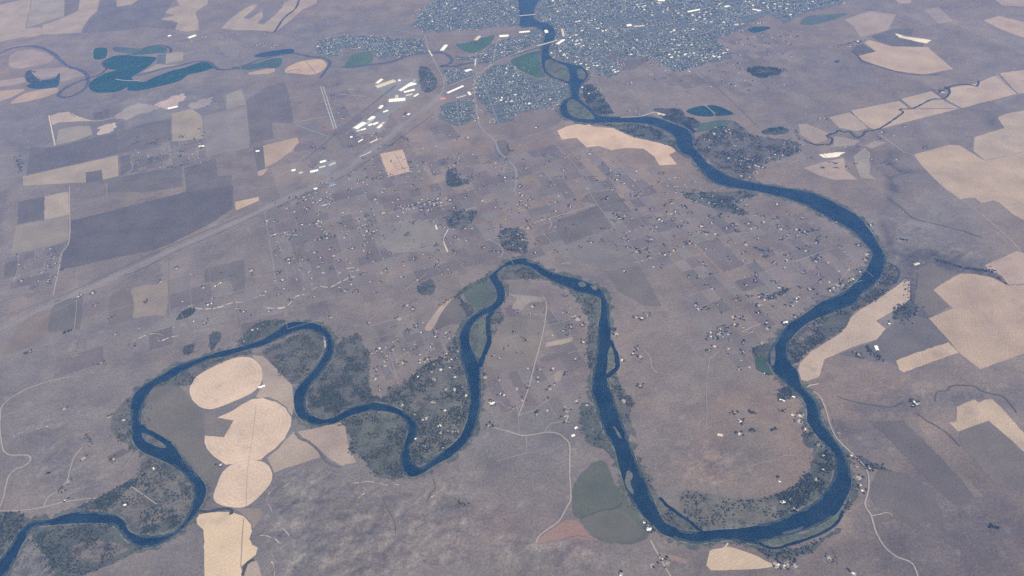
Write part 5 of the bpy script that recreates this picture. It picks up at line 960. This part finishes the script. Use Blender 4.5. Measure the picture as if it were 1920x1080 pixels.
# ------------------------------------------------------------------ large sheds, hangars and works: each a thing with walls, roof and doors
def big(name, a, b, depth, h, roof, lab, cat='building', flat=False):
    a = ground(*a); b = ground(*b); L = max(math.dist(a, b), 12); ang = math.atan2(b[1]-a[1], b[0]-a[0])
    root = bpy.data.objects.new(name, None); COL.objects.link(root); root.location = ((a[0]+b[0])/2, (a[1]+b[1])/2, 1.3); root.rotation_euler.z = ang
    root['label'] = lab; root['category'] = cat; l, w = L/2, depth/2; rh = 0.6 if flat else min(depth*0.12, 5)
    def mesh(n, V, Fc, mat):
        me = bpy.data.meshes.new(n); me.from_pydata(V, [], Fc); me.update(); return link(n, me, mat, root)
    mesh('wall', [(-l, -w, 0), (l, -w, 0), (l, w, 0), (-l, w, 0), (-l, -w, h), (l, -w, h), (l, w, h), (-l, w, h), (-l, 0, h+rh-.2), (l, 0, h+rh-.2)], [(0, 1, 5, 4), (2, 3, 7, 6), (1, 2, 6, 9, 5), (3, 0, 4, 8, 7)], WALL['white' if roof != 'tan' else 'tan'])
    e = 0.8
    mesh('roof', [(-l-e, -w-e, h-.1), (l+e, -w-e, h-.1), (l+e, 0, h+rh), (-l-e, 0, h+rh), (l+e, w+e, h-.1), (-l-e, w+e, h-.1)], [(0, 1, 2, 3), (3, 2, 4, 5)], ROOF[roof])
    for k in range(max(1, min(5, int(L/30)))):
        x = -l+(k+.5)*2*l/max(1, min(5, int(L/30))); dw = min(4.5, l*.5)
        mesh('door', [(x-dw, -w-.15, 0.1), (x+dw, -w-.15, 0.1), (x+dw, -w-.15, h*.75), (x-dw, -w-.15, h*.75)], [(0, 1, 2, 3)], ROOF['dark'])
    return root
for s, d, h, roof, nm, lab in [
 ('B 195,492 300,455', 75, 12, 'tan', 'hangar', 'great pale flat hangar block at the north end of the airport'),
 ('B 200,470 228,448', 40, 11, 'white', 'hangar', 'white annex behind the great pale hangar block'),
 ('B 320,455 332,452', 40, 9, 'white', 'shed', 'small white shed beside the great pale hangar block'),
 ('B 330,512 398,468', 48, 11, 'white', 'hangar', 'long white hangar nearest the wooded slope'),
 ('B 352,520 412,505', 36, 9, 'white', 'hangar', 'white hangar in front of the long white hangar'),
 ('B 360,490 420,472', 36, 9, 'white', 'hangar', 'white hangar behind the long white hangar'),
 ('B 405,470 412,450', 30, 8, 'grey', 'shed', 'grey shed at the corner of the white hangar group'),
 ('B 362,540 400,530', 28, 8, 'tan', 'shed', 'tan shed below the white hangar group'),
 ('B 408,545 432,530', 24, 8, 'white', 'shed', 'white shed at the eastern end of the hangar group'),
 ('B 268,568 360,560', 70, 12, 'white', 'terminal', 'white terminal with a stub wing beside the runway'),
 ('B 310,560 312,538', 40, 9, 'tan', 'wing', 'pale stub wing pointing away from the white terminal'),
 ('B 78,725 130,692', 66, 10, 'white', 'warehouse', 'largest white warehouse of the depot beside the runway'),
 ('B 158,678 182,658', 55, 10, 'white', 'warehouse', 'white square warehouse at the top of the depot'),
 ('B 142,695 175,672', 34, 8, 'grey', 'warehouse', 'pale grey warehouse between the two big white ones'),
 ('B 152,708 172,698', 36, 8, 'white', 'warehouse', 'white warehouse in the middle of the depot'),
 ('B 178,702 205,690', 36, 8, 'white', 'warehouse', 'white warehouse in the eastern part of the depot'),
 ('B 205,722 225,705', 36, 8, 'white', 'warehouse', 'white warehouse at the south eastern corner of the depot'),
 ('B 218,705 240,690', 28, 8, 'tan', 'warehouse', 'pale tan warehouse at the eastern edge of the depot'),
 ('B 112,732 138,725', 26, 7, 'white', 'shed', 'white low shed below the largest warehouse'),
 ('B 85,740 110,732', 30, 7, 'tan', 'shed', 'tan low shed below the largest warehouse'),
 ('B 215,612 230,596', 40, 8, 'white', 'shed', 'white shed between the terminal and the depot'),
 ('B 235,632 262,622', 26, 7, 'white', 'shed', 'pair-roofed white shed south of the terminal'),
 ('B 352,655 366,632', 26, 7, 'dark', 'shed', 'narrow dark roofed shed alone beside the highway'),
 ('B 372,648 384,640', 22, 7, 'white', 'shed', 'small white shed next to the dark roofed shed'),
 ('B 50,774 62,770', 26, 7, 'white', 'shed', 'lone white shed south of the depot'),
 ('B 160,805 205,785', 24, 7, 'tan', 'shed', 'long pale shed south of the depot'),
 ('B 95,800 120,785', 16, 6, 'white', 'shed', 'thin white shed south of the depot'),
 ('B 105,880 165,852', 26, 8, 'blue', 'shed', 'long blue grey shed beside the highway'),
 ('B 595,525 685,485', 30, 9, 'white', 'store', 'long white row of stores above the round suburb'),
 ('B 560,553 585,552', 45, 8, 'red', 'store', 'red roofed store by the motorway'),
 ('B 645,550 700,535', 34, 9, 'blue', 'store', 'blue grey roofed store with a white rim above the round suburb'),
 ('B 715,520 725,535', 30, 8, 'white', 'store', 'white store beside the motorway'),
 ('B 890,205 940,202', 62, 10, 'white', 'warehouse', 'brilliant white square warehouse beside the town avenue'),
 ('B 755,228 778,205', 50, 9, 'tan', 'school', 'pale building in the green town park'),
 ('B 565,285 590,255', 50, 9, 'white', 'store', 'white buildings west of the green town park'),
 ('B 695,402 730,392', 45, 9, 'white', 'store', 'white store at the motorway junction'),
 ('B 1000,183 1060,178', 40, 9, 'white', 'warehouse', 'white shed row on the river flat opposite the long bridge'),
 ('B 1150,172 1155,185', 45, 9, 'white', 'store', 'white store near the eastern end of the long bridge'),
 ('B 1212,250 1252,225', 42, 9, 'white', 'warehouse', 'long white riverside warehouse by the bridge end'),
 ('B 1240,165 1250,205', 30, 9, 'tan', 'warehouse', 'tall pale riverside building above the bridge end'),
 ('B 1605,145 1632,142', 60, 10, 'white', 'store', 'large white store deep in the main town'),
 ('B 1645,150 1705,146', 30, 8, 'tan', 'store', 'long pale store next to the large white store'),
 ('B 1780,3 1820,2', 70, 10, 'white', 'store', 'brilliant white roof at the top edge of the town'),
 ('B 1780,640 1820,650', 40, 8, 'tan', 'works', 'pale sandy works at the river landing'),
 ('C 25,68 95,55', 50, 9, 'white', 'store', 'long white store at the southern town edge'),
 ('C 395,55 440,62', 50, 9, 'white', 'store', 'long white hall near the far town edge'),
 ('C 290,140 315,140', 60, 9, 'tan', 'school', 'pale school roof on the southern town edge'),
 ('C 235,40 260,35', 60, 9, 'white', 'store', 'white square roof in the far eastern town'),
 ('A 1745,968 1790,958', 34, 8, 'white', 'warehouse', 'white long warehouse of the industrial sheds'),
 ('A 1800,915 1832,905', 34, 8, 'white', 'warehouse', 'white northern warehouse of the industrial sheds'),
 ('A 1795,945 1830,935', 30, 8, 'tan', 'warehouse', 'tan middle warehouse of the industrial sheds'),
 ('A 1850,930 1885,915', 30, 8, 'grey', 'warehouse', 'grey eastern warehouse of the industrial sheds'),
 ('A 1640,962 1662,956', 30, 8, 'white', 'shed', 'lone white shed west of the industrial sheds'),
 ('A 1680,975 1702,968', 34, 8, 'grey', 'shed', 'lone grey shed west of the industrial sheds'),
 ('A 1765,1065 1785,1060', 26, 7, 'white', 'shed', 'white round-ended shed by the trailer yard'),
 ('A 1850,1040 1885,1030', 60, 6, 'blue', 'store', 'blue grey paved depot roof beside the trailer yard'),
 ('D 1810,75 1855,65', 36, 7, 'blue', 'store', 'blue roofed store in the upper suburb block'),
 ('A 1060,215 1100,200', 60, 9, 'white', 'warehouse', 'white far works beside the western highway'),
 ('A 945,205 960,200', 40, 8, 'white', 'shed', 'white far shed west of the works'),
 ('A 945,612 1000,600', 40, 8, 'white', 'works', 'white crusher works in the quarry'),
 ('A 1120,825 1150,822', 26, 7, 'white', 'shed', 'white shed at the end of the paddock lane'),
 ('A 1440,852 1460,850', 26, 7, 'white', 'shed', 'white shed west of the kite field'),
 ('F 1085,868 1095,893', 34, 8, 'white', 'barn', 'large white barn in the dark grove of the eastern farmstead'),
 ('G 1455,22 1490,10', 22, 7, 'white', 'barn', 'white barn at the edge of the highest pivot'),
 ('H 1295,295 1312,288', 22, 7, 'white', 'barn', 'white barn with dark yard on the bluff west of the green bank'),
 ('H 1313,252 1326,244', 20, 6, 'white', 'barn', 'white cube-like barn just north of the bluff barn'),
 ('H 1718,822 1745,815', 20, 6, 'white', 'barn', 'white barn on the river bank at the tip of the green field'),
 ('H 545,238 562,234', 18, 5, 'white', 'barn', 'largest white roof on the wooded peninsula'),
 ('H 838,112 862,106', 20, 6, 'white', 'barn', 'white barn on the bank west of the straight farm road'),
 ('I 545,88 575,97', 14, 5, 'white', 'shed', 'long white shed at the foot of the dark square grove'),
 ('I 612,70 632,76', 14, 5, 'white', 'shed', 'white boat shed on the western bank by the dark square grove'),
 ('I 1300,98 1315,118', 16, 6, 'white', 'barn', 'white barn of the ranch on the eastern plain'),
 ('I 610,172 625,180', 26, 5, 'tan', 'shed', 'pale shed on the sandy yard by the western bank'),
 ('I 195,285 225,290', 30, 5, 'tan', 'shed', 'pale shed on the bare yard of the grey plain'),
 ('F 1300,410 1330,402', 34, 5, 'tan', 'shed', 'pale shed at the mouth of the dark valley'),
 ('F 565,738 590,730', 20, 5, 'white', 'shed', 'white shed at the river landing of the eastern hamlet'),
]:
    a, b = pts(s); big(nm, a, b, d*(1.45 if s[0] in 'BA' else 1.0), h, roof, lab)
# ------------------------------------------------------------------ bridges
def bridge(a, b, w, h, piers, lab, truss=False):
    a = ground(*a); b = ground(*b); L = math.dist(a, b); ang = math.atan2(b[1]-a[1], b[0]-a[0])
    root = bpy.data.objects.new('bridge', None); COL.objects.link(root); root.location = ((a[0]+b[0])/2, (a[1]+b[1])/2, 0); root.rotation_euler.z = ang
    root['label'] = lab; root['category'] = 'bridge'
    def box(n, c, d, mat):
        bm = bmesh.new(); bmesh.ops.create_cube(bm, size=1, matrix=Matrix.Translation(c) @ Matrix.Diagonal((*d, 1))); me = bpy.data.meshes.new(n); bm.to_mesh(me); bm.free(); return link(n, me, mat, root)
    box('deck', (0, 0, h), (L, w, 1.6), M['concrete'])
    for sgn in (-1, 1): box('railing', (0, sgn*(w/2-.3), h+1.35), (L, .4, 1.0), M['steel'])
    for i in range(piers):
        x = -L/2+(i+1)*L/(piers+1)
        bm = bmesh.new(); bmesh.ops.create_cube(bm, size=1, matrix=Matrix.Translation((x, 0, h/2-.6)) @ Matrix.Diagonal((4, w*.7, h-1.2, 1)))
        bmesh.ops.create_cube(bm, size=1, matrix=Matrix.Translation((x, 0, 2.2)) @ Matrix.Diagonal((7, w*.95, 2.4, 1)))
        me = bpy.data.meshes.new('pier'); bm.to_mesh(me); bm.free(); link('pier', me, M['concrete'], root)
bridge(*pts('B 1002,92 1092,84'), 26, 13, 6, 'thin pale bridge across the river at the far end of the town')
bridge(*pts('B 1100,262 1215,230'), 26, 14, 7, 'long slanting pale bridge carrying the expressway over the blue river')
bridge(*pts('B 492,286 512,318'), 30, 9, 3, 'wide highway bridge over the tributary under the airport')
bridge(*pts('B 752,372 756,335'), 26, 9, 3, 'short bridge over the tributary by the motorway junction')
# ------------------------------------------------------------------ the plain: one sheet to the horizon
def axis(c0, c1, s1, o0, o1, s2, far):
    a = np.arange(c0, c1, s1)
    lo = np.arange(o0, c0, s2); hi = np.arange(c1, o1, s2)
    return np.concatenate([[-far, -far*.5, o0-6000, o0-2500, o0-800], lo, a, hi, [o1+800, o1+2500, o1+6000, far*.5, far]])
gx = axis(-5200, 5600, 22, -12500, 12500, 48, 60000)
gy = axis(3000, 9500, 20, 1800, 21000, 42, 70000)
gx = np.unique(gx); gy = np.unique(gy)
X, Y = np.meshgrid(gx, gy)
U, V = project(X, Y)
near = (Y > 1900) & (Y < 20500) & (np.abs(X) < 12000)
mask = np.zeros(X.shape, bool)
for g in MASKS: mask |= inside(X, Y, g)
mk = mask.astype(np.float32)
def blur(a, r):
    for ax in (0, 1):
        c = np.cumsum(np.concatenate([np.zeros_like(np.take(a, [0], ax)), a], ax), ax)
        n = a.shape[ax]; i = np.arange(n); lo = np.clip(i-r, 0, n); hi = np.clip(i+r+1, 0, n)
        a = (np.take(c, hi, ax)-np.take(c, lo, ax))/(2*r+1)
    return a
free = np.clip(1-blur(blur(mk, 1), 1)*9.0, 0, 1)*near
free = np.minimum(free, np.where(mask, 0, 1))
free = blur(free, 1)*np.where(blur(mk, 1) > 0, 0, 1)
def blob(px, py, rx, ry, soft=0.6):
    d = np.sqrt(((U-px)/rx)**2+((V-py)/ry)**2)+ (fbm(X, Y, 500, 71, 4)-.5)*1.1
    return np.clip((1.15-d)/soft, 0, 1)
ridge = 1-np.abs(2*fbm(X, Y, 400, 3, 6, 0.55)-1)*2.2
ridge2 = 1-np.abs(2*fbm(X, Y, 150, 9, 5, 0.6)-1)*2.2
amp = 3+np.zeros_like(X)
RELIEF = [(740, 1000, 280, 110, 34), (560, 960, 120, 100, 30), (1000, 1040, 200, 60, 26), (1760, 560, 90, 110, 30), (1700, 450, 70, 70, 22), (1500, 300, 80, 40, 14), (110, 860, 120, 120, 16), (90, 1000, 40, 60, 10), (1700, 760, 160, 60, 16), (1620, 900, 60, 120, 14), (1330, 870, 90, 60, 20), (800, 470, 90, 50, 12), (1130, 780, 40, 70, 16), (500, 560, 180, 50, 16), (180, 660, 130, 50, 10), (1850, 740, 90, 40, 16), (300, 190, 160, 25, 14), (1760, 480, 160, 40, 20), (1800, 960, 120, 120, 10)]
for px, py, rx, ry, a in RELIEF: amp = np.maximum(amp, a*blob(px, py, rx, ry, .9))
Z = (amp*(np.minimum(ridge, .9)-.62)*1.1+amp*.45*(ridge2-.6))
Z = np.clip(Z*.85, -24, 24)*free
# surface colour: grazed grassland with bare, rusty, chalky and greener ground, plus painted-in vignetting
base = np.array([.163, .134, .114]); C = np.ones(X.shape+(3,))*base
n1 = fbm(X, Y, 1500, 21, 5); n2 = fbm(X, Y, 330, 25, 5, .6); n3 = fbm(X, Y, 2600, 29, 4)
C *= (0.86+0.32*n1+0.30*(n2-.3))[..., None]
C = C*(1+(n3-.5)[..., None]*np.array([.38, .10, -.22]))
# quarter-section parcels: each pasture grazed a little differently
a0 = math.radians(108); pu = X*math.cos(a0)+Y*math.sin(a0); pv = -X*math.sin(a0)+Y*math.cos(a0)
cell = (np.floor(pu/640).astype(np.int64)*7919+np.floor(pv/430).astype(np.int64)*104729) & 0xffff
tone = ((cell*1103515245+12345) >> 4 & 0x3ff)/1023.0
farm = np.clip(blob(700, 330, 700, 210, .5)+blob(1300, 480, 330, 120, .5)+blob(1750, 120, 300, 120, .5)+blob(200, 420, 260, 260, .5), 0, 1)
C *= (1+farm*(tone-.5)*.24)[..., None]
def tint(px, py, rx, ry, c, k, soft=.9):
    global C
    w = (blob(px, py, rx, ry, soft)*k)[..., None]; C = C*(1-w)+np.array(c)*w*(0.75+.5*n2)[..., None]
for t in [(760, 1000, 420, 140, (.185, .146, .122), .55), (960, 100, 1100, 130, (.168, .150, .146), .35), (1830, 1000, 240, 150, (.088, .069, .056), .9), (1600, 1050, 300, 60, (.13, .106, .09), .7), (1830, 860, 160, 80, (.115, .094, .08), .7), (1320, 870, 75, 45, (.20, .145, .115), .75), (940, 985, 150, 45, (.17, .125, .115), .7), (1060, 1020, 120, 40, (.165, .125, .115), .6), (560, 1000, 60, 90, (.15, .14, .135), .5), (840, 940, 140, 50, (.155, .135, .125), .4), (100, 560, 150, 50, (.18, .145, .125), .6),  # lower-right blob: darker ground with vignetting and window shade painted in
          (1720, 600, 45, 90, (.088, .078, .074), .85), (1690, 530, 40, 40, (.10, .088, .082), .6), (1760, 490, 90, 22, (.085, .08, .072), .8), (1690, 660, 60, 40, (.105, .095, .09), .6), (1670, 430, 25, 60, (.10, .086, .08), .6), (1740, 420, 110, 60, (.155, .145, .14), .5), (1640, 820, 110, 60, (.12, .105, .098), .6), (1800, 980, 160, 90, (.125, .108, .10), .6), (1700, 760, 130, 25, (.11, .10, .095), .6),
          (1840, 760, 110, 30, (.105, .098, .092), .6), (1620, 910, 40, 70, (.135, .115, .10), .5), (1000, 820, 120, 60, (.14, .13, .125), .5), (1330, 960, 130, 45, (.14, .13, .105), .6), (1400, 840, 60, 60, (.14, .132, .115), .4), (1270, 760, 50, 140, (.15, .135, .122), .4), (520, 545, 170, 30, (.165, .15, .138), .5), (90, 860, 110, 90, (.125, .115, .108), .5), (170, 780, 90, 30, (.19, .17, .155), .4), (130, 720, 120, 40, (.15, .135, .125), .4),
          (820, 420, 80, 50, (.175, .16, .145), .45), (1540, 140, 200, 50, (.135, .125, .122), .6), (1490, 200, 120, 40, (.13, .118, .115), .5), (1640, 240, 150, 30, (.14, .128, .12), .4), (1700, 340, 60, 40, (.115, .105, .10), .6), (1670, 300, 40, 40, (.11, .10, .095), .5), (1580, 250, 60, 20, (.15, .13, .115), .4), (60, 230, 90, 60, (.148, .132, .135), .7), (300, 175, 200, 18, (.15, .138, .13), .5), (160, 290, 60, 30, (.115, .105, .108), .5), (60, 300, 60, 40, (.12, .11, .11), .5),
          (1380, 690, 70, 60, (.135, .125, .115), .4), (1290, 640, 60, 80, (.128, .118, .11), .4), (640, 470, 120, 40, (.15, .14, .13), .4), (400, 480, 120, 60, (.16, .148, .14), .45), (1860, 840, 80, 60, (.118, .106, .10), .5), (1330, 40, 40, 20, (.13, .12, .12), .3), (480, 40, 120, 30, (.13, .12, .12), .5), (640, 110, 260, 14, (.15, .135, .125), .4), (450, 130, 130, 16, (.15, .135, .125), .4)]: tint(*t)
# bare chalky scars on the steeper ground, dark growth in the draws
gz = np.hypot(np.gradient(Z, axis=0), np.gradient(Z, axis=1)); gz = np.where(near, gz, 0)
w = np.clip((gz-1.4)/2.6, 0, 1)*np.clip(fbm(X, Y, 90, 51, 3)*2.6-1.0, 0, 1)
C = C*(1-.45*w[..., None])+np.array([.30, .27, .24])*.45*w[..., None]
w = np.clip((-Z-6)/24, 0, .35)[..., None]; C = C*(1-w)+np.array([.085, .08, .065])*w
def polytint(s, c, k, r=2):
    global C
    m = blur(inside(X, Y, densify(to_ground(smooth(pts(s))), 40, 16, seed=len(s))).astype(np.float32), r)
    w = (np.clip(m*(.55+.9*fbm(X, Y, 160, 61, 4)), 0, 1)*k)[..., None]; C = C*(1-w)+np.array(c)*w
DV = (.072, .066, .062)
for s, c, k in [('F 1270,345 1330,325 1380,318 1450,342 1520,398 1600,425 1730,435 1800,472 1825,525 1790,508 1700,472 1620,455 1560,455 1470,432 1400,392 1340,402 1285,430 1240,400', DV, .95), ('F 1275,480 1320,540 1345,640 1300,705 1225,700 1190,650 1250,570 1262,510', DV, .95), ('F 1100,165 1140,170 1175,250 1245,315 1265,365 1195,365 1150,300 1120,230', (.092, .078, .072), .9),
                ('C 1150,870 1200,860 1192,935 1250,955 1340,958 1300,978 1215,985 1185,1005 1215,1080 1170,1080 1140,960', DV, .9), ('F 1150,-5 1180,40 1240,95 1215,90 1160,45', DV, .9), ('F 1330,640 1420,700 1500,740 1480,760 1380,730 1300,700', (.085, .078, .072), .7),
                ('I 850,200 900,300 960,370 1030,420 980,330 920,240', (.10, .088, .08), .7), ('C 1700,640 1760,660 1800,710 1740,720 1700,690', (.09, .082, .078), .8), ('C 1480,610 1700,600 1900,560 1920,600 1830,625 1760,655 1700,640 1600,650', (.12, .108, .102), .6), ('I 900,100 1180,135 1260,95 1240,150 1100,160 950,130', (.10, .092, .086), .6),
                ('I 1400,60 1440,40 1500,25 1640,30 1700,70 1640,75 1500,90', (.11, .10, .095), .6), ('H 1660,150 1700,250 1740,380 1720,420 1680,300', (.18, .16, .14), .5), ('H 1240,60 1290,100 1330,200 1300,190 1260,130', (.21, .19, .17), .6), ('E 1060,390 1180,440 1300,480 1400,500 1340,450 1250,400 1150,370', (.175, .15, .135), .5), ('E 1300,460 1420,500 1500,560 1530,640 1560,600 1500,520 1400,460', (.115, .098, .092), .6),
                ('E 420,440 560,400 620,420 700,390 640,450 520,480', (.19, .17, .155), .5), ('E 280,740 420,720 560,690 440,790 330,800', (.18, .16, .148), .5), ('D 1000,690 1100,680 1280,680 1250,720 1100,720', (.21, .19, .175), .6), ('D 60,1010 210,1000 200,1030 80,1035', (.20, .18, .165), .6), ('D 500,840 560,850 540,865', (.24, .22, .20), .6), ('G 60,200 280,60 300,70 120,220', (.19, .172, .16), .6), ('G 120,250 290,235 270,255 130,275', (.21, .19, .175), .6),
                ('G 1480,850 1580,870 1560,900 1470,890', (.22, .20, .185), .6), ('G 1720,970 1800,985 1810,1000 1730,995', (.22, .20, .185), .6), ('H 220,1050 300,1020 430,985 380,1030 280,1060', (.22, .195, .175), .6), ('H 640,980 700,1010 690,1050 650,1030', (.23, .215, .19), .6), ('H 540,870 700,840 690,860 560,890', (.20, .165, .15), .6), ('B 200,390 420,385 470,420 420,440 250,420', (.18, .155, .145), .5)]: polytint(s, c, k)
C = np.clip(C, .03, .8)
ny, nx = X.shape
Vt = np.stack([X, Y, Z], -1).reshape(-1, 3).astype(np.float32)
i = np.arange(ny*nx).reshape(ny, nx); q = np.stack([i[:-1, :-1], i[:-1, 1:], i[1:, 1:], i[1:, :-1]], -1).reshape(-1, 4)
me = bpy.data.meshes.new('ground'); me.vertices.add(len(Vt)); me.vertices.foreach_set('co', Vt.reshape(-1))
me.loops.add(q.size); me.loops.foreach_set('vertex_index', q.reshape(-1).astype(np.int32))
me.polygons.add(len(q)); me.polygons.foreach_set('loop_start', np.arange(0, q.size, 4, dtype=np.int32)); me.update(calc_edges=True)
me.polygons.foreach_set('use_smooth', np.ones(len(q), bool))
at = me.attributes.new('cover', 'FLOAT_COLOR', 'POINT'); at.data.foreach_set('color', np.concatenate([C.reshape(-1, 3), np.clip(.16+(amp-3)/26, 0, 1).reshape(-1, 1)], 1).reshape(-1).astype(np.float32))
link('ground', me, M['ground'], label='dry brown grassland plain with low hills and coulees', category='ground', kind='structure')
# set houses and trees on the surface
import bisect
def height(x, y):
    a = min(max(bisect.bisect(gx, x)-1, 0), nx-2); b = min(max(bisect.bisect(gy, y)-1, 0), ny-2)
    tx = (x-gx[a])/(gx[a+1]-gx[a]); ty = (y-gy[b])/(gy[b+1]-gy[b])
    return (Z[b, a]*(1-tx)+Z[b, a+1]*tx)*(1-ty)+(Z[b+1, a]*(1-tx)+Z[b+1, a+1]*tx)*ty
for o in COL.objects:
    if o.name.split('.')[0] in ('house', 'tree'): o.location.z = max(height(o.location.x, o.location.y), -2)+(0.9 if mask[min(bisect.bisect(gy, o.location.y), ny-1), min(bisect.bisect(gx, o.location.x), nx-1)] else 0.0)-0.3
# ------------------------------------------------------------------ air, light, camera
bm = bmesh.new(); bmesh.ops.create_cube(bm, size=1, matrix=Matrix.Translation((0, 5000, (H+60-40)/2)) @ Matrix.Diagonal((150000, 170000, H+60+40, 1)))
me = bpy.data.meshes.new('haze'); bm.to_mesh(me); bm.free()
hm = bpy.data.materials.new('thin_haze'); hm.use_nodes = True; nt = hm.node_tree; nt.nodes.clear()
out = nt.nodes.new('ShaderNodeOutputMaterial'); pv_ = nt.nodes.new('ShaderNodeVolumePrincipled')
pv_.inputs['Color'].default_value = (*HAZE_COL, 1); pv_.inputs['Absorption Color'].default_value = (1, 1, 1, 1); pv_.inputs['Density'].default_value = HAZE_D; pv_.inputs['Anisotropy'].default_value = 0.2
nt.links.new(pv_.outputs[0], out.inputs['Volume'])
link('haze', me, hm, label='thin blue summer haze filling the air over the plain', category='haze', kind='stuff')
w = bpy.data.worlds.new('World'); SC.world = w; w.use_nodes = True; wn = w.node_tree
sky = wn.nodes.new('ShaderNodeTexSky'); sky.sky_type = 'NISHITA'; sky.sun_disc = False
SUN_EL = math.radians(44); SUN_AZ = math.radians(155)      # azimuth from the view direction, clockwise
sky.sun_elevation = SUN_EL; sky.sun_rotation = SUN_AZ; sky.altitude = 1000
bg = wn.nodes['Background']; bg.inputs['Strength'].default_value = SKY_S; wn.links.new(sky.outputs[0], bg.inputs['Color'])
sd = bpy.data.lights.new('sun', 'SUN'); sd.energy = SUN_S; sd.angle = math.radians(0.5); sd.color = (1.0, 0.955, 0.91)
so = bpy.data.objects.new('sun', sd); COL.objects.link(so)
dirv = Vector((math.sin(SUN_AZ)*math.cos(SUN_EL), math.cos(SUN_AZ)*math.cos(SUN_EL), math.sin(SUN_EL)))
so.rotation_euler = dirv.to_track_quat('Z', 'Y').to_euler()
cd = bpy.data.cameras.new('camera'); cd.sensor_width = 36; cd.lens = F/1920*36; cd.clip_start = 1; cd.clip_end = 300000
cam = bpy.data.objects.new('camera', cd); COL.objects.link(cam)
m3 = Matrix((CX, CY, -FWD)).transposed().to_4x4(); m3.translation = Vector((0, 0, H)); cam.matrix_world = m3
SC.camera = cam
SC.view_settings.view_transform = 'Standard'; SC.view_settings.look = 'None'; SC.view_settings.gamma = 1; SC.view_settings.exposure = EXPO
SC.cycles.volume_bounces = 1; SC.cycles.max_bounces = 4; SC.cycles.use_denoising = False
print('houses', HN, 'trees', TN, 'scatter', len(PP), len(EXTRA), 'ground', nx, ny)
